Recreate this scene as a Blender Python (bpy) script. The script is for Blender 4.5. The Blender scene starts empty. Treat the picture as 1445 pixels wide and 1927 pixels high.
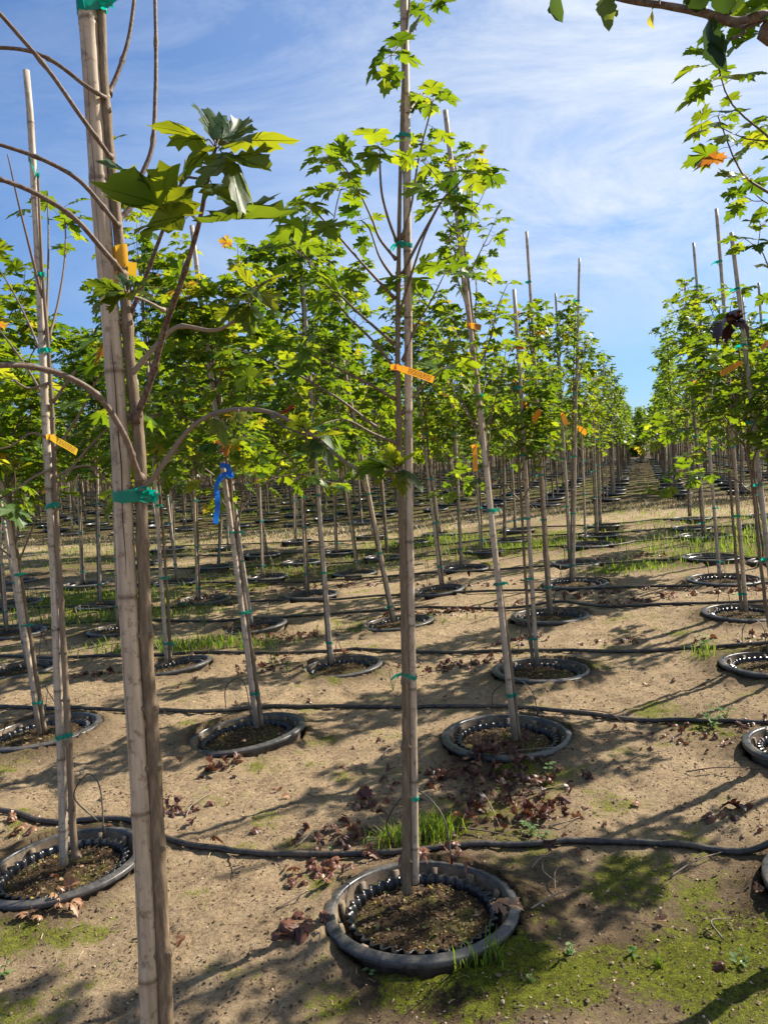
import bpy, math, random
import numpy as np
from mathutils import Vector, Matrix, noise as mnoise

# ------------------------------------------------------------------ camera, world, sun
F, CX, CY, CAMH = 1448.0, 722.5, 963.5, 1.53
PITCH, ROLL = math.radians(4.28), math.radians(3.0)
SUN_EL, SUN_AZ = math.radians(38.0), math.radians(60.0)     # azimuth clockwise from +Y
scene = bpy.context.scene
COL = scene.collection
FW = np.array([0, math.cos(PITCH), -math.sin(PITCH)])
_U = np.array([0, math.sin(PITCH), math.cos(PITCH)]); _R = np.array([1.0, 0, 0])
RT = _R*math.cos(ROLL) - _U*math.sin(ROLL)
UP = _U*math.cos(ROLL) + _R*math.sin(ROLL)
CAM = np.array([0, 0, CAMH])
cd = bpy.data.cameras.new("camera"); cam = bpy.data.objects.new("camera", cd); COL.objects.link(cam)
cd.sensor_fit = 'VERTICAL'; cd.sensor_height = 36.0; cd.sensor_width = 27.0
cd.lens = 36.0*F/1927.0; cd.clip_start = 0.05; cd.clip_end = 2000
cam.matrix_world = Matrix([[RT[0], UP[0], -FW[0], 0], [RT[1], UP[1], -FW[1], 0], [RT[2], UP[2], -FW[2], CAMH], [0, 0, 0, 1]])
scene.camera = cam
scene.view_settings.view_transform = 'Standard'; scene.view_settings.look = 'None'
scene.view_settings.exposure = 1.10; scene.view_settings.gamma = 1.0
try:
    scene.cycles.max_bounces = 8; scene.cycles.transmission_bounces = 4; scene.cycles.diffuse_bounces = 4
except Exception: pass

w = bpy.data.worlds.new("World"); scene.world = w; w.use_nodes = True
nt = w.node_tree; nt.nodes.clear()
def N(nt, t, **kw):
    n = nt.nodes.new(t)
    for k, v in kw.items():
        if k.startswith('i_'):
            n.inputs[k[2:].replace('_', ' ')].default_value = v
        else: setattr(n, k, v)
    return n
def L(nt, a, b): nt.links.new(a, b)
sky = N(nt, 'ShaderNodeTexSky', sky_type='NISHITA', sun_disc=False, sun_elevation=SUN_EL, sun_rotation=SUN_AZ,
        altitude=50, air_density=1.0, dust_density=0.25, ozone_density=2.0)
tc = N(nt, 'ShaderNodeTexCoord')
mp = N(nt, 'ShaderNodeMapping'); mp.inputs['Scale'].default_value = (1.5, 2.2, 5.2); mp.inputs['Rotation'].default_value = (0.25, 0.35, 0.3)
L(nt, tc.outputs['Generated'], mp.inputs['Vector'])
n1 = N(nt, 'ShaderNodeTexNoise'); n1.inputs['Scale'].default_value = 1.3; n1.inputs['Detail'].default_value = 10; n1.inputs['Roughness'].default_value = 0.68; n1.inputs['Distortion'].default_value = 0.9
L(nt, mp.outputs[0], n1.inputs['Vector'])
n2 = N(nt, 'ShaderNodeTexNoise'); n2.inputs['Scale'].default_value = 0.9; n2.inputs['Detail'].default_value = 3
L(nt, mp.outputs[0], n2.inputs['Vector'])
# thin cirrus grows towards the right-hand (sun) side of the sky
sep = N(nt, 'ShaderNodeSeparateXYZ'); L(nt, tc.outputs['Generated'], sep.inputs[0])
gx = N(nt, 'ShaderNodeMapRange'); gx.inputs['From Min'].default_value = -0.42; gx.inputs['From Max'].default_value = 0.32
L(nt, sep.outputs['X'], gx.inputs['Value'])
gz = N(nt, 'ShaderNodeMapRange'); gz.inputs['From Min'].default_value = 0.07; gz.inputs['From Max'].default_value = 0.26
L(nt, sep.outputs['Z'], gz.inputs['Value'])
def M(nt, op, a, b=None, c=None, clamp=False):
    m = N(nt, 'ShaderNodeMath', operation=op); m.use_clamp = clamp
    for i, v in enumerate((a, b, c)):
        if v is None: continue
        if isinstance(v, (int, float)): m.inputs[i].default_value = v
        else: L(nt, v, m.inputs[i])
    return m.outputs[0]
dens = M(nt, 'ADD', M(nt, 'MULTIPLY', n1.outputs['Fac'], 0.75), M(nt, 'MULTIPLY', n2.outputs['Fac'], 0.5))
thr = N(nt, 'ShaderNodeMapRange'); thr.inputs['From Min'].default_value = 0.52; thr.inputs['From Max'].default_value = 0.80
L(nt, dens, thr.inputs['Value'])
g = M(nt, 'MULTIPLY', M(nt, 'MULTIPLY_ADD', gx.outputs[0], 0.85, 0.15), M(nt, 'MULTIPLY_ADD', gz.outputs[0], 0.92, 0.08))
cl = M(nt, 'MULTIPLY', thr.outputs[0], g)
cl = M(nt, 'MULTIPLY_ADD', g, 0.30, cl, clamp=True)
hs = N(nt, 'ShaderNodeMix', data_type='RGBA', blend_type='MULTIPLY'); hs.inputs['Factor'].default_value = 1.0
gt = N(nt, 'ShaderNodeMapRange'); gt.inputs['From Min'].default_value = 0.0; gt.inputs['From Max'].default_value = 0.33
L(nt, sep.outputs['Z'], gt.inputs['Value']); tn = N(nt, 'ShaderNodeMix', data_type='RGBA'); L(nt, gt.outputs[0], tn.inputs['Factor'])
tn.inputs['A'].default_value = (0.47, 0.66, 0.98, 1); tn.inputs['B'].default_value = (0.56, 0.91, 1.30, 1)
L(nt, sky.outputs[0], hs.inputs['A']); L(nt, tn.outputs['Result'], hs.inputs['B'])
mx = N(nt, 'ShaderNodeMix', data_type='RGBA'); L(nt, cl, mx.inputs['Factor']); L(nt, hs.outputs['Result'], mx.inputs['A'])
mx.inputs['B'].default_value = (6.6, 7.3, 8.2, 1)
bg = N(nt, 'ShaderNodeBackground'); bg.inputs['Strength'].default_value = 0.058
L(nt, mx.outputs['Result'], bg.inputs['Color'])
wo = N(nt, 'ShaderNodeOutputWorld'); L(nt, bg.outputs[0], wo.inputs['Surface'])

sl = bpy.data.lights.new("sun", 'SUN'); so = bpy.data.objects.new("sun", sl); COL.objects.link(so)
sl.energy = 5.0; sl.angle = math.radians(0.53); sl.color = (1.0, 0.92, 0.78)
sd = Vector((math.sin(SUN_AZ)*math.cos(SUN_EL), math.cos(SUN_AZ)*math.cos(SUN_EL), math.sin(SUN_EL)))
so.rotation_euler = sd.to_track_quat('Z', 'Y').to_euler(); so.location = (6, 4, 8)

# ------------------------------------------------------------------ geometry helpers
rng = random.Random(7); nr = np.random.RandomState(11)
def terr(x, y):
    x = np.asarray(x, float); y = np.asarray(y, float)
    t = x-0.2; s = 0.5*(t+np.sqrt(t*t+0.16)); s = 4*np.tanh(s/4)
    return 0.075*s + 0.010*np.sin(x*1.3+y*0.7)+0.007*np.sin(x*2.9-y*1.9+1) - 0.006
def ray(px, py): return FW + RT*(px-CX)/F - UP*(py-CY)/F
def P(px, py, z): return CAM + ray(px, py)*z
def ground(px, py, h=0.0):
    d = ray(px, py); z = 0.0
    for i in range(40):
        t = (z+h-CAMH)/d[2]; p = CAM+d*t; z = float(terr(p[0], p[1]))
    return np.array([p[0], p[1], z]), t
def project(p):
    d = np.asarray(p)-CAM; z = d@FW
    return CX+F*(d@RT)/z, CY-F*(d@UP)/z, z

class MB:
    def __init__(s): s.v = []; s.f = []; s.var = []; s.mi = []; s.n = 0
    def add(s, v, f, var=0.5, mi=0):
        v = np.asarray(v, float).reshape(-1, 3); n = s.n
        s.v.append(v); s.f += [tuple(i+n for i in q) for q in f]; s.mi += [mi]*len(f)
        s.var.append(np.full(len(v), var) if np.isscalar(var) else np.asarray(var, float)); s.n += len(v)
    def build(s, name, mats, parent=None, smooth=True):
        me = bpy.data.meshes.new(name)
        v = np.concatenate(s.v) if s.v else np.zeros((0, 3))
        me.from_pydata(v.tolist(), [], s.f)
        if not isinstance(mats, (list, tuple)): mats = [mats]
        for m in mats: me.materials.append(m)
        me.polygons.foreach_set('material_index', s.mi)
        me.polygons.foreach_set('use_smooth', [smooth]*len(s.f))
        a = me.attributes.new('var', 'FLOAT', 'POINT'); a.data.foreach_set('value', np.concatenate(s.var))
        me.update()
        o = bpy.data.objects.new(name, me); COL.objects.link(o)
        if parent: o.parent = parent
        return o
def empty(name, loc=(0, 0, 0)):
    o = bpy.data.objects.new(name, None); COL.objects.link(o); o.location = loc; o.empty_display_size = 0.05
    return o
def tag(o, label=None, cat=None, group=None, kind=None):
    if label: o['label'] = label
    if cat: o['category'] = cat
    if group: o['group'] = group
    if kind: o['kind'] = kind
    return o
def copy_tree(o, parent=None):
    c = o.copy(); COL.objects.link(c); c.parent = parent
    for ch in list(o.children): copy_tree(ch, c)
    return c
def smoothpath(pts, sub=6):
    pts = [np.asarray(p, float) for p in pts]
    if len(pts) < 3: 
        return np.array([pts[0]+(pts[-1]-pts[0])*t for t in np.linspace(0, 1, sub+1)])
    q = [2*pts[0]-pts[1]]+pts+[2*pts[-1]-pts[-2]]; out = []
    for i in range(1, len(q)-2):
        a, b, c, d = q[i-1:i+3]
        for t in np.linspace(0, 1, sub, endpoint=False):
            out.append(0.5*((2*b)+(c-a)*t+(2*a-5*b+4*c-d)*t*t+(3*b-a-3*c+d)*t**3))
    out.append(pts[-1]); return np.array(out)
def tube(mb, path, rad, n=6, var=0.5, mi=0, cap=True, rough=0.0):
    path = np.asarray(path, float); m = len(path)
    rad = np.broadcast_to(np.asarray(rad, float), (m,))
    T = np.gradient(path, axis=0); T /= np.linalg.norm(T, axis=1)[:, None]+1e-9
    a = np.array([0, 0, 1.0]) if abs(T[0][2]) < 0.9 else np.array([1.0, 0, 0])
    nrm = np.cross(T[0], a); nrm /= np.linalg.norm(nrm); V = np.zeros((m, n, 3))
    th = np.arange(n)*2*math.pi/n; ct, st = np.cos(th), np.sin(th)
    for i in range(m):
        nrm = nrm-T[i]*(nrm@T[i]); nrm /= np.linalg.norm(nrm)+1e-9; b = np.cross(T[i], nrm)
        r = rad[i]*(1+(nr.uniform(-rough, rough, n) if rough else 0))
        V[i] = path[i]+(ct*r)[:, None]*nrm+(st*r)[:, None]*b
    f = []
    for i in range(m-1):
        for j in range(n):
            k = (j+1) % n; f.append((i*n+j, i*n+k, (i+1)*n+k, (i+1)*n+j))
    if cap: f.append(tuple(range(n))[::-1]); f.append(tuple((m-1)*n+j for j in range(n)))
    vv = var if np.isscalar(var) else np.repeat(var, n)
    mb.add(V.reshape(-1, 3), f, vv, mi)
def lathe(mb, prof, n=64, var=0.5, mi=0, wave=None, center=(0, 0)):
    m = len(prof); V = np.zeros((m, n, 3)); th = np.arange(n)*2*math.pi/n
    for i, (r, z) in enumerate(prof):
        rr = r + (wave(i, th) if wave else 0)
        V[i, :, 0] = center[0]+rr*np.cos(th); V[i, :, 1] = center[1]+rr*np.sin(th); V[i, :, 2] = z
    f = [(i*n+j, i*n+(j+1) % n, (i+1)*n+(j+1) % n, (i+1)*n+j) for i in range(m-1) for j in range(n)]
    mb.add(V.reshape(-1, 3), f, var, mi)

# ------------------------------------------------------------------ materials
def mat(name):
    m = bpy.data.materials.new(name); m.use_nodes = True; t = m.node_tree; t.nodes.clear()
    out = N(t, 'ShaderNodeOutputMaterial'); return m, t, out
def ramp(t, fac, stops):
    r = N(t, 'ShaderNodeValToRGB'); e = r.color_ramp.elements
    while len(e) < len(stops): e.new(0.5)
    for x, (p, c) in zip(e, stops): x.position = p; x.color = (*c, 1)
    L(t, fac, r.inputs[0]); return r.outputs[0]
def noise(t, vec, scale, detail=4, rough=0.55, dist=0.0):
    n = N(t, 'ShaderNodeTexNoise'); n.inputs['Scale'].default_value = scale; n.inputs['Detail'].default_value = detail
    n.inputs['Roughness'].default_value = rough; n.inputs['Distortion'].default_value = dist
    if vec is not None: L(t, vec, n.inputs['Vector'])
    return n.outputs['Fac']
def mixc(t, fac, a, b, mode='MIX'):
    m = N(t, 'ShaderNodeMix', data_type='RGBA', blend_type=mode)
    for s, v in (('Factor', fac), ('A', a), ('B', b)):
        if isinstance(v, (int, float)): m.inputs[s].default_value = v
        elif isinstance(v, tuple): m.inputs[s].default_value = (*v, 1)
        else: L(t, v, m.inputs[s])
    return m.outputs['Result']
def principled(t, out, color, rough=0.6, spec=0.5, bump=None, bstr=0.3, bdist=0.01):
    p = N(t, 'ShaderNodeBsdfPrincipled')
    if isinstance(color, tuple): p.inputs['Base Color'].default_value = (*color, 1)
    else: L(t, color, p.inputs['Base Color'])
    if isinstance(rough, (int, float)): p.inputs['Roughness'].default_value = rough
    else: L(t, rough, p.inputs['Roughness'])
    p.inputs['Specular IOR Level'].default_value = spec
    if bump is not None:
        b = N(t, 'ShaderNodeBump'); b.inputs['Strength'].default_value = bstr; b.inputs['Distance'].default_value = bdist
        L(t, bump, b.inputs['Height']); L(t, b.outputs[0], p.inputs['Normal'])
    L(t, p.outputs[0], out.inputs['Surface']); return p
def attr(t, name):
    a = N(t, 'ShaderNodeAttribute'); a.attribute_name = name; return a.outputs['Fac']
def obj_vec(t): return N(t, 'ShaderNodeTexCoord').outputs['Object']

def leaf_material(name, stops, trans, tstr=0.5, spec=0.25):
    m, t, out = mat(name); v = attr(t, 'var'); ov = obj_vec(t)
    oi = N(t, 'ShaderNodeObjectInfo').outputs['Random']
    nz = noise(t, ov, 30, 3)
    fac = M(t, 'ADD', v, M(t, 'MULTIPLY_ADD', nz, 0.12, -0.06), clamp=True)
    fac = M(t, 'ADD', fac, M(t, 'MULTIPLY_ADD', oi, 0.14, -0.07), clamp=True)
    col = ramp(t, fac, stops); tcol = ramp(t, fac, trans)
    p = N(t, 'ShaderNodeBsdfPrincipled'); L(t, col, p.inputs['Base Color']); p.inputs['Roughness'].default_value = 0.42
    p.inputs['Specular IOR Level'].default_value = spec
    b = N(t, 'ShaderNodeBump'); b.inputs['Strength'].default_value = 0.25; b.inputs['Distance'].default_value = 0.002
    L(t, noise(t, ov, 90, 2), b.inputs['Height']); L(t, b.outputs[0], p.inputs['Normal'])
    tr = N(t, 'ShaderNodeBsdfTranslucent'); L(t, tcol, tr.inputs['Color'])
    ms = N(t, 'ShaderNodeMixShader'); ms.inputs[0].default_value = tstr
    L(t, p.outputs[0], ms.inputs[1]); L(t, tr.outputs[0], ms.inputs[2]); L(t, ms.outputs[0], out.inputs['Surface'])
    return m
LEAFSTOPS = [(0.0, (0.030, 0.080, 0.016)), (0.5, (0.062, 0.130, 0.020)), (0.85, (0.085, 0.140, 0.018)), (0.97, (0.19, 0.16, 0.02)), (1.0, (0.30, 0.10, 0.02))]
LEAFTR = [(0.0, (0.10, 0.20, 0.008)), (0.5, (0.27, 0.38, 0.010)), (0.85, (0.50, 0.56, 0.016)), (0.97, (0.62, 0.52, 0.03)), (1.0, (0.60, 0.22, 0.03))]
M_LEAF = leaf_material('maple_leaf', LEAFSTOPS, LEAFTR, 0.47)
M_LEAFNEAR = leaf_material('maple_leaf_near', [(0.0, (0.016, 0.050, 0.022)), (1.0, (0.05, 0.105, 0.025))], [(0.0, (0.10, 0.18, 0.008)), (1.0, (0.46, 0.46, 0.012))], 0.52, 0.25)
M_LEAFDK = leaf_material('dark_leaf', [(0.0, (0.026, 0.068, 0.012)), (1.0, (0.07, 0.125, 0.02))], [(0.0, (0.11, 0.22, 0.010)), (1.0, (0.40, 0.48, 0.02))], 0.47)
M_LEAFYL = leaf_material('yellowgreen_leaf', [(0.0, (0.04, 0.10, 0.015)), (0.85, (0.10, 0.17, 0.02)), (1.0, (0.26, 0.22, 0.03))], [(0.0, (0.18, 0.34, 0.02)), (0.85, (0.46, 0.60, 0.03)), (1.0, (0.7, 0.55, 0.04))], 0.5)
M_DRY = leaf_material('dry_leaf', [(0.0, (0.040, 0.016, 0.014)), (0.5, (0.10, 0.036, 0.026)), (0.8, (0.19, 0.085, 0.048)), (1.0, (0.34, 0.20, 0.11))], [(0.0, (0.08, 0.02, 0.01)), (1.0, (0.4, 0.14, 0.05))], 0.15, 0.35)
M_GRASS = leaf_material('grass_blade', [(0.0, (0.04, 0.09, 0.015)), (0.80, (0.12, 0.19, 0.03)), (0.88, (0.32, 0.26, 0.13)), (1.0, (0.25, 0.18, 0.09))], [(0.0, (0.13, 0.26, 0.02)), (0.80, (0.38, 0.52, 0.03)), (0.88, (0.4, 0.3, 0.1)), (1.0, (0.3, 0.2, 0.08))], 0.46)
M_STRAW = leaf_material('dry_grass_blade', [(0.0, (0.08, 0.06, 0.032)), (0.7, (0.20, 0.15, 0.085)), (1.0, (0.10, 0.15, 0.03))], [(0.0, (0.22, 0.16, 0.07)), (1.0, (0.3, 0.3, 0.08))], 0.25)

def bark_material(name, c0, c1, c2, scale=(40, 40, 7)):
    m, t, out = mat(name); ov = obj_vec(t)
    mp = N(t, 'ShaderNodeMapping'); mp.inputs['Scale'].default_value = scale; L(t, ov, mp.inputs['Vector'])
    a = noise(t, mp.outputs[0], 1.0, 6, 0.65); b = noise(t, ov, 7, 3); c = noise(t, ov, 160, 2)
    col = ramp(t, a, [(0.28, c0), (0.52, c1), (0.75, c2)])
    col = mixc(t, M(t, 'MULTIPLY', b, 0.5), col, (c0[0]*1.3, c0[1]*1.35, c0[2]*1.2))
    h = M(t, 'ADD', a, M(t, 'MULTIPLY', c, 0.35))
    principled(t, out, col, 0.75, 0.3, h, 0.5, 0.003); return m
M_BARK = bark_material('maple_bark', (0.10, 0.070, 0.048), (0.19, 0.135, 0.092), (0.30, 0.225, 0.155))
M_BARKG = bark_material('maple_bark_near', (0.085, 0.058, 0.036), (0.20, 0.140, 0.088), (0.37, 0.275, 0.185), (150, 150, 24))
M_BARKD = bark_material('maple_bark_dark', (0.085, 0.058, 0.036), (0.19, 0.135, 0.085), (0.32, 0.24, 0.165), (110, 110, 16))
def twig_material():
    m, t, out = mat('maple_twig'); v = attr(t, 'var')
    col = ramp(t, v, [(0.0, (0.060, 0.026, 0.020)), (0.5, (0.115, 0.072, 0.052)), (1.0, (0.29, 0.225, 0.17))])
    n = noise(t, obj_vec(t), 120, 6, .7); col = mixc(t, ramp(t, n, [(0.42, (0, 0, 0)), (0.60, (0.7,)*3)]), col, (0.20, 0.155, 0.115))
    principled(t, out, col, 0.6, 0.3, n, 0.5, 0.003); return m
M_TWIG = twig_material()
def bamboo_material(name, k=1.0):
    m, t, out = mat(name); ov = obj_vec(t)
    mp = N(t, 'ShaderNodeMapping'); mp.inputs['Scale'].default_value = (90, 90, 1.6); L(t, ov, mp.inputs['Vector'])
    a = noise(t, mp.outputs[0], 1.0, 5, 0.6); b = noise(t, ov, 3.5, 4, 0.6); c = noise(t, ov, 45, 4, 0.7)
    oi = N(t, 'ShaderNodeObjectInfo').outputs['Random']
    col = ramp(t, M(t, 'MULTIPLY_ADD', a, 0.6, M(t, 'MULTIPLY', b, 0.45)), [(0.30, (0.17*k, 0.125*k, 0.095*k)), (0.5, (0.38*k, 0.315*k, 0.25*k)), (0.72, (0.60*k, 0.52*k, 0.43*k))])
    warm = mixc(t, 1.0, col, (1.12, 0.92, 0.66), 'MULTIPLY')
    col = mixc(t, M(t, 'MULTIPLY', oi, 0.6), col, warm)
    sp = ramp(t, c, [(0.34, (0.30, 0.25, 0.21)), (0.46, (1, 1, 1))]); col = mixc(t, 0.7, col, mixc(t, 1.0, col, sp, 'MULTIPLY'))
    v = attr(t, 'var'); col = mixc(t, v, mixc(t, 1.0, col, (0.34, 0.29, 0.26), 'MULTIPLY'), col)
    principled(t, out, col, 0.55, 0.35, a, 0.35, 0.002); return m
M_BAM = bamboo_material('bamboo')
M_BAMG = bamboo_material('bamboo_weathered', 1.0)
def simple(name, c, rough=0.5, spec=0.5):
    m, t, out = mat(name); n = noise(t, obj_vec(t), 40, 3)
    col = mixc(t, M(t, 'MULTIPLY', n, 0.35), c, (c[0]*0.6, c[1]*0.6, c[2]*0.6)); principled(t, out, col, rough, spec); return m
def film(name, c, tr, f=0.4):
    m, t, out = mat(name); p = N(t, 'ShaderNodeBsdfPrincipled'); n = noise(t, obj_vec(t), 55, 3)
    L(t, mixc(t, M(t, 'MULTIPLY', n, 0.5), c, (c[0]*0.55, c[1]*0.55, c[2]*0.55)), p.inputs['Base Color']); p.inputs['Roughness'].default_value = 0.3
    q = N(t, 'ShaderNodeBsdfTranslucent'); q.inputs['Color'].default_value = (*tr, 1); ms = N(t, 'ShaderNodeMixShader'); ms.inputs[0].default_value = f
    L(t, p.outputs[0], ms.inputs[1]); L(t, q.outputs[0], ms.inputs[2]); L(t, ms.outputs[0], out.inputs['Surface']); return m
M_TAPE = film('green_tape', (0.0, 0.27, 0.19), (0.0, 0.55, 0.42))
M_VEIN = simple('leaf_vein', (0.16, 0.20, 0.05), .5)
M_ORANGE = film('orange_tag', (0.80, 0.27, 0.01), (0.9, 0.42, 0.02))
M_YELLOW = film('yellow_tag', (0.80, 0.42, 0.01), (0.9, 0.55, 0.02))
M_INK = simple('tag_print', (0.16, 0.07, 0.03), 0.6)
M_BLUE = film('blue_ribbon', (0.01, 0.10, 0.62), (0.01, 0.22, 0.9))
M_RED = film('red_ribbon', (0.45, 0.02, 0.02), (0.6, 0.03, 0.02))
def plastic(name, base, dust, amount, rough=0.38):
    m, t, out = mat(name); ov = obj_vec(t); a = noise(t, ov, 9, 6, 0.7); b = noise(t, ov, 70, 4, 0.7)
    f = ramp(t, M(t, 'MULTIPLY_ADD', a, 0.65, M(t, 'MULTIPLY', b, 0.35)), [(0.42, (0, 0, 0)), (0.66, (amount,)*3)])
    col = mixc(t, f, base, dust); r = M(t, 'MULTIPLY_ADD', f, 0.6, rough, clamp=True)
    principled(t, out, col, r, 0.5, b, 0.12, 0.002); return m
M_RIM = plastic('black_pot_plastic', (0.024, 0.026, 0.030), (0.19, 0.165, 0.14), 0.6, 0.25)
M_WALL = plastic('dusty_pot_wall', (0.085, 0.064, 0.045), (0.27, 0.20, 0.13), 1.0, 0.6)
M_INNER = plastic('inner_pot_plastic', (0.010, 0.011, 0.014), (0.08, 0.07, 0.055), 0.25, 0.24)
M_HOSE = plastic('black_hose', (0.012, 0.013, 0.016), (0.20, 0.155, 0.105), 0.6, 0.36)
def soil_material():
    m, t, out = mat('pot_soil'); ov = obj_vec(t); a = noise(t, ov, 60, 6, 0.7); b = noise(t, ov, 11, 4)
    col = ramp(t, a, [(0.3, (0.022, 0.013, 0.008)), (0.5, (0.065, 0.040, 0.024)), (0.72, (0.17, 0.115, 0.06))])
    col = mixc(t, ramp(t, b, [(0.52, (0, 0, 0)), (0.68, (0.7,)*3)]), col, (0.10, 0.10, 0.025)); principled(t, out, col, 0.95, 0.1, a, 1.0, 0.02); return m
M_SOIL = soil_material()
def chip_material():
    m, t, out = mat('debris_chips'); v = attr(t, 'var')
    col = ramp(t, v, [(0.0, (0.03, 0.017, 0.010)), (0.25, (0.085, 0.055, 0.032)), (0.45, (0.20, 0.13, 0.07)), (0.7, (0.30, 0.21, 0.125)), (0.86, (0.46, 0.36, 0.25)), (0.93, (0.10, 0.14, 0.02)), (1.0, (0.42, 0.24, 0.04))])
    principled(t, out, col, 0.85, 0.2); return m
M_CHIP = chip_material()
def ground_material():
    m, t, out = mat('ground_soil'); g = N(t, 'ShaderNodeNewGeometry').outputs['Position']
    big = noise(t, g, 0.9, 5, 0.6); mid = noise(t, g, 6, 6, 0.65); fine = noise(t, g, 48, 8, 0.85); grit = noise(t, g, 210, 4, 0.8)
    s = M(t, 'MULTIPLY_ADD', fine, 0.5, M(t, 'MULTIPLY_ADD', mid, 0.32, M(t, 'MULTIPLY', grit, 0.18)))
    sand = ramp(t, s, [(0.38, (0.085, 0.052, 0.028)), (0.44, (0.29, 0.21, 0.13)), (0.52, (0.465, 0.338, 0.208)), (0.63, (0.68, 0.52, 0.345))])
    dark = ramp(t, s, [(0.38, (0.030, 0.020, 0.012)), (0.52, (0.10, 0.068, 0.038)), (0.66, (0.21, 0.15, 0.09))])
    dm = M(t, 'ADD', attr(t, 'damp_shade'), M(t, 'MULTIPLY_ADD', M(t, 'ADD', big, mid), 0.9, -0.95))  # damp soil, plus shade painted into the ground of the back block
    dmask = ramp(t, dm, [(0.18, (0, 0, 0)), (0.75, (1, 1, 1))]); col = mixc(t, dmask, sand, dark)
    vo = N(t, 'ShaderNodeTexVoronoi'); vo.inputs['Scale'].default_value = 75; L(t, g, vo.inputs['Vector'])
    sp = ramp(t, vo.outputs['Distance'], [(0.10, (1, 1, 1)), (0.22, (0, 0, 0))])
    sel = ramp(t, noise(t, g, 38, 3), [(0.54, (0, 0, 0)), (0.64, (0.7,)*3)])
    col = mixc(t, mixc(t, 1.0, sp, sel, 'MULTIPLY'), col, (0.06, 0.035, 0.02))
    m2 = noise(t, g, 2.6, 7, 0.72)
    mn = M(t, 'ADD', M(t, 'MULTIPLY', attr(t, 'moss'), 0.8), M(t, 'MULTIPLY_ADD', M(t, 'MULTIPLY_ADD', fine, 0.45, M(t, 'MULTIPLY_ADD', mid, .5, m2)), 3.4, -3.35))
    mmask = ramp(t, mn, [(0.34, (0, 0, 0)), (0.66, (1, 1, 1))])
    mcol = ramp(t, M(t, 'MULTIPLY_ADD', grit, 0.5, M(t, 'MULTIPLY', fine, 0.5)), [(0.38, (0.030, 0.030, 0.008)), (0.49, (0.12, 0.135, 0.012)), (0.58, (0.29, 0.34, 0.020))])
    col = mixc(t, M(t, 'MULTIPLY', mmask, 0.85), col, mcol)
    h = M(t, 'MULTIPLY_ADD', grit, 0.35, M(t, 'ADD', fine, M(t, 'MULTIPLY', mid, 0.8)))
    h = M(t, 'SUBTRACT', h, M(t, 'MULTIPLY', sp, 0.08))
    principled(t, out, col, 0.95, 0.12, h, 1.0, 0.032); return m
M_GROUND = ground_material()
M_DARKTRUNK = bark_material('far_bark', (0.07, 0.052, 0.038), (0.15, 0.11, 0.08), (0.26, 0.20, 0.145))

# ------------------------------------------------------------------ leaves
H1 = [(0, 0), (.08, -.07), (.29, -.09), (.26, .03), (.41, .05), (.31, .17), (.22, .22), (.42, .27), (.60, .30), (.50, .41), (.58, .58),
      (.41, .51), (.33, .58), (.26, .46), (.14, .43), (.19, .60), (.33, .68), (.20, .74), (.18, .87), (.08, .85), (0, 1.0)]
H1N = [(0, 0), (.10, -.07), (.27, -.08), (.27, .04), (.40, .07), (.36, .16), (.33, .23), (.43, .28), (.56, .32), (.50, .41), (.54, .55),
      (.42, .52), (.34, .58), (.28, .52), (.22, .50), (.23, .60), (.31, .68), (.21, .74), (.17, .86), (.08, .86), (0, 1.0)]
H2 = [(0, 0), (.28, -.08), (.38, .06), (.20, .21), (.56, .32), (.57, .57), (.30, .52), (.15, .44), (.30, .68), (.12, .82), (0, 1.0)]
H3 = [(0, 0), (.34, -.04), (.22, .22), (.57, .50), (.16, .45), (.24, .72), (0, 1.0)]
H4 = [(0, 0), (.20, .18), (.27, .45), (.17, .78), (0, 1.0)]
H5 = [(0, 0), (.17, .10), (.28, .30), (.25, .42), (.31, .5), (.24, .66), (.19, .70), (.13, .88), (0, 1.0)]
def leaf_template(half, ring=False, curl=0.5, center=(0, .27)):
    out = [(x, y) for x, y in half]+[(-x, y) for x, y in half[-2:0:-1]]
    out = np.array(out); n = len(out); c = np.array(center)
    v2 = [c]+list(out); f = []
    if ring:
        v2 += [c+(p-c)*0.68 for p in out]+[c+(p-c)*0.34 for p in out]
        for i in range(n):
            j = (i+1) % n; f += [(1+i, 1+j, 1+n+j, 1+n+i), (1+n+i, 1+n+j, 1+2*n+j, 1+2*n+i), (1+2*n+i, 1+2*n+j, 0)]
    else:
        for i in range(n): f.append((0, 1+i, 1+(i+1) % n))
    f = [tuple(reversed(q)) for q in f]
    v2 = np.array(v2); z = np.zeros(len(v2)); return np.column_stack([v2, z]), f
def bend(T, fold, curl, seed):
    v = T.copy(); x, y = v[:, 0], v[:, 1]
    r = np.hypot(x, y-.2)
    v[:, 2] = -curl*r*r + fold*np.sqrt(x*x+.003) + 0.03*np.sin(11*x+5*y+seed*3)*(r > .15) + 0.035*np.sin(7*x+seed)*np.cos(6*y+seed*2)
    return v
def make_leafset(half, ring=False, n=6, seed=0, k=1.0, center=(0, .27)):
    T, f = leaf_template(half, ring, center=center); rs = random.Random(seed)
    return [(bend(T, rs.uniform(-.15, .45)*k, rs.uniform(.0, .75)*k, rs.uniform(0, 6)), f) for _ in range(n)]
LS_NEAR = make_leafset(H1N, True, 8, 1, .85); LS_HI = make_leafset(H1, False, 8, 2); LS_MID = make_leafset(H2, False, 8, 3); LS_LOW = make_leafset(H3, False, 6, 4)
LS_OV = make_leafset(H4, False, 6, 5, center=(0, .45)); LS_OVN = make_leafset(H5, True, 6, 6, center=(0, .45))
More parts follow.
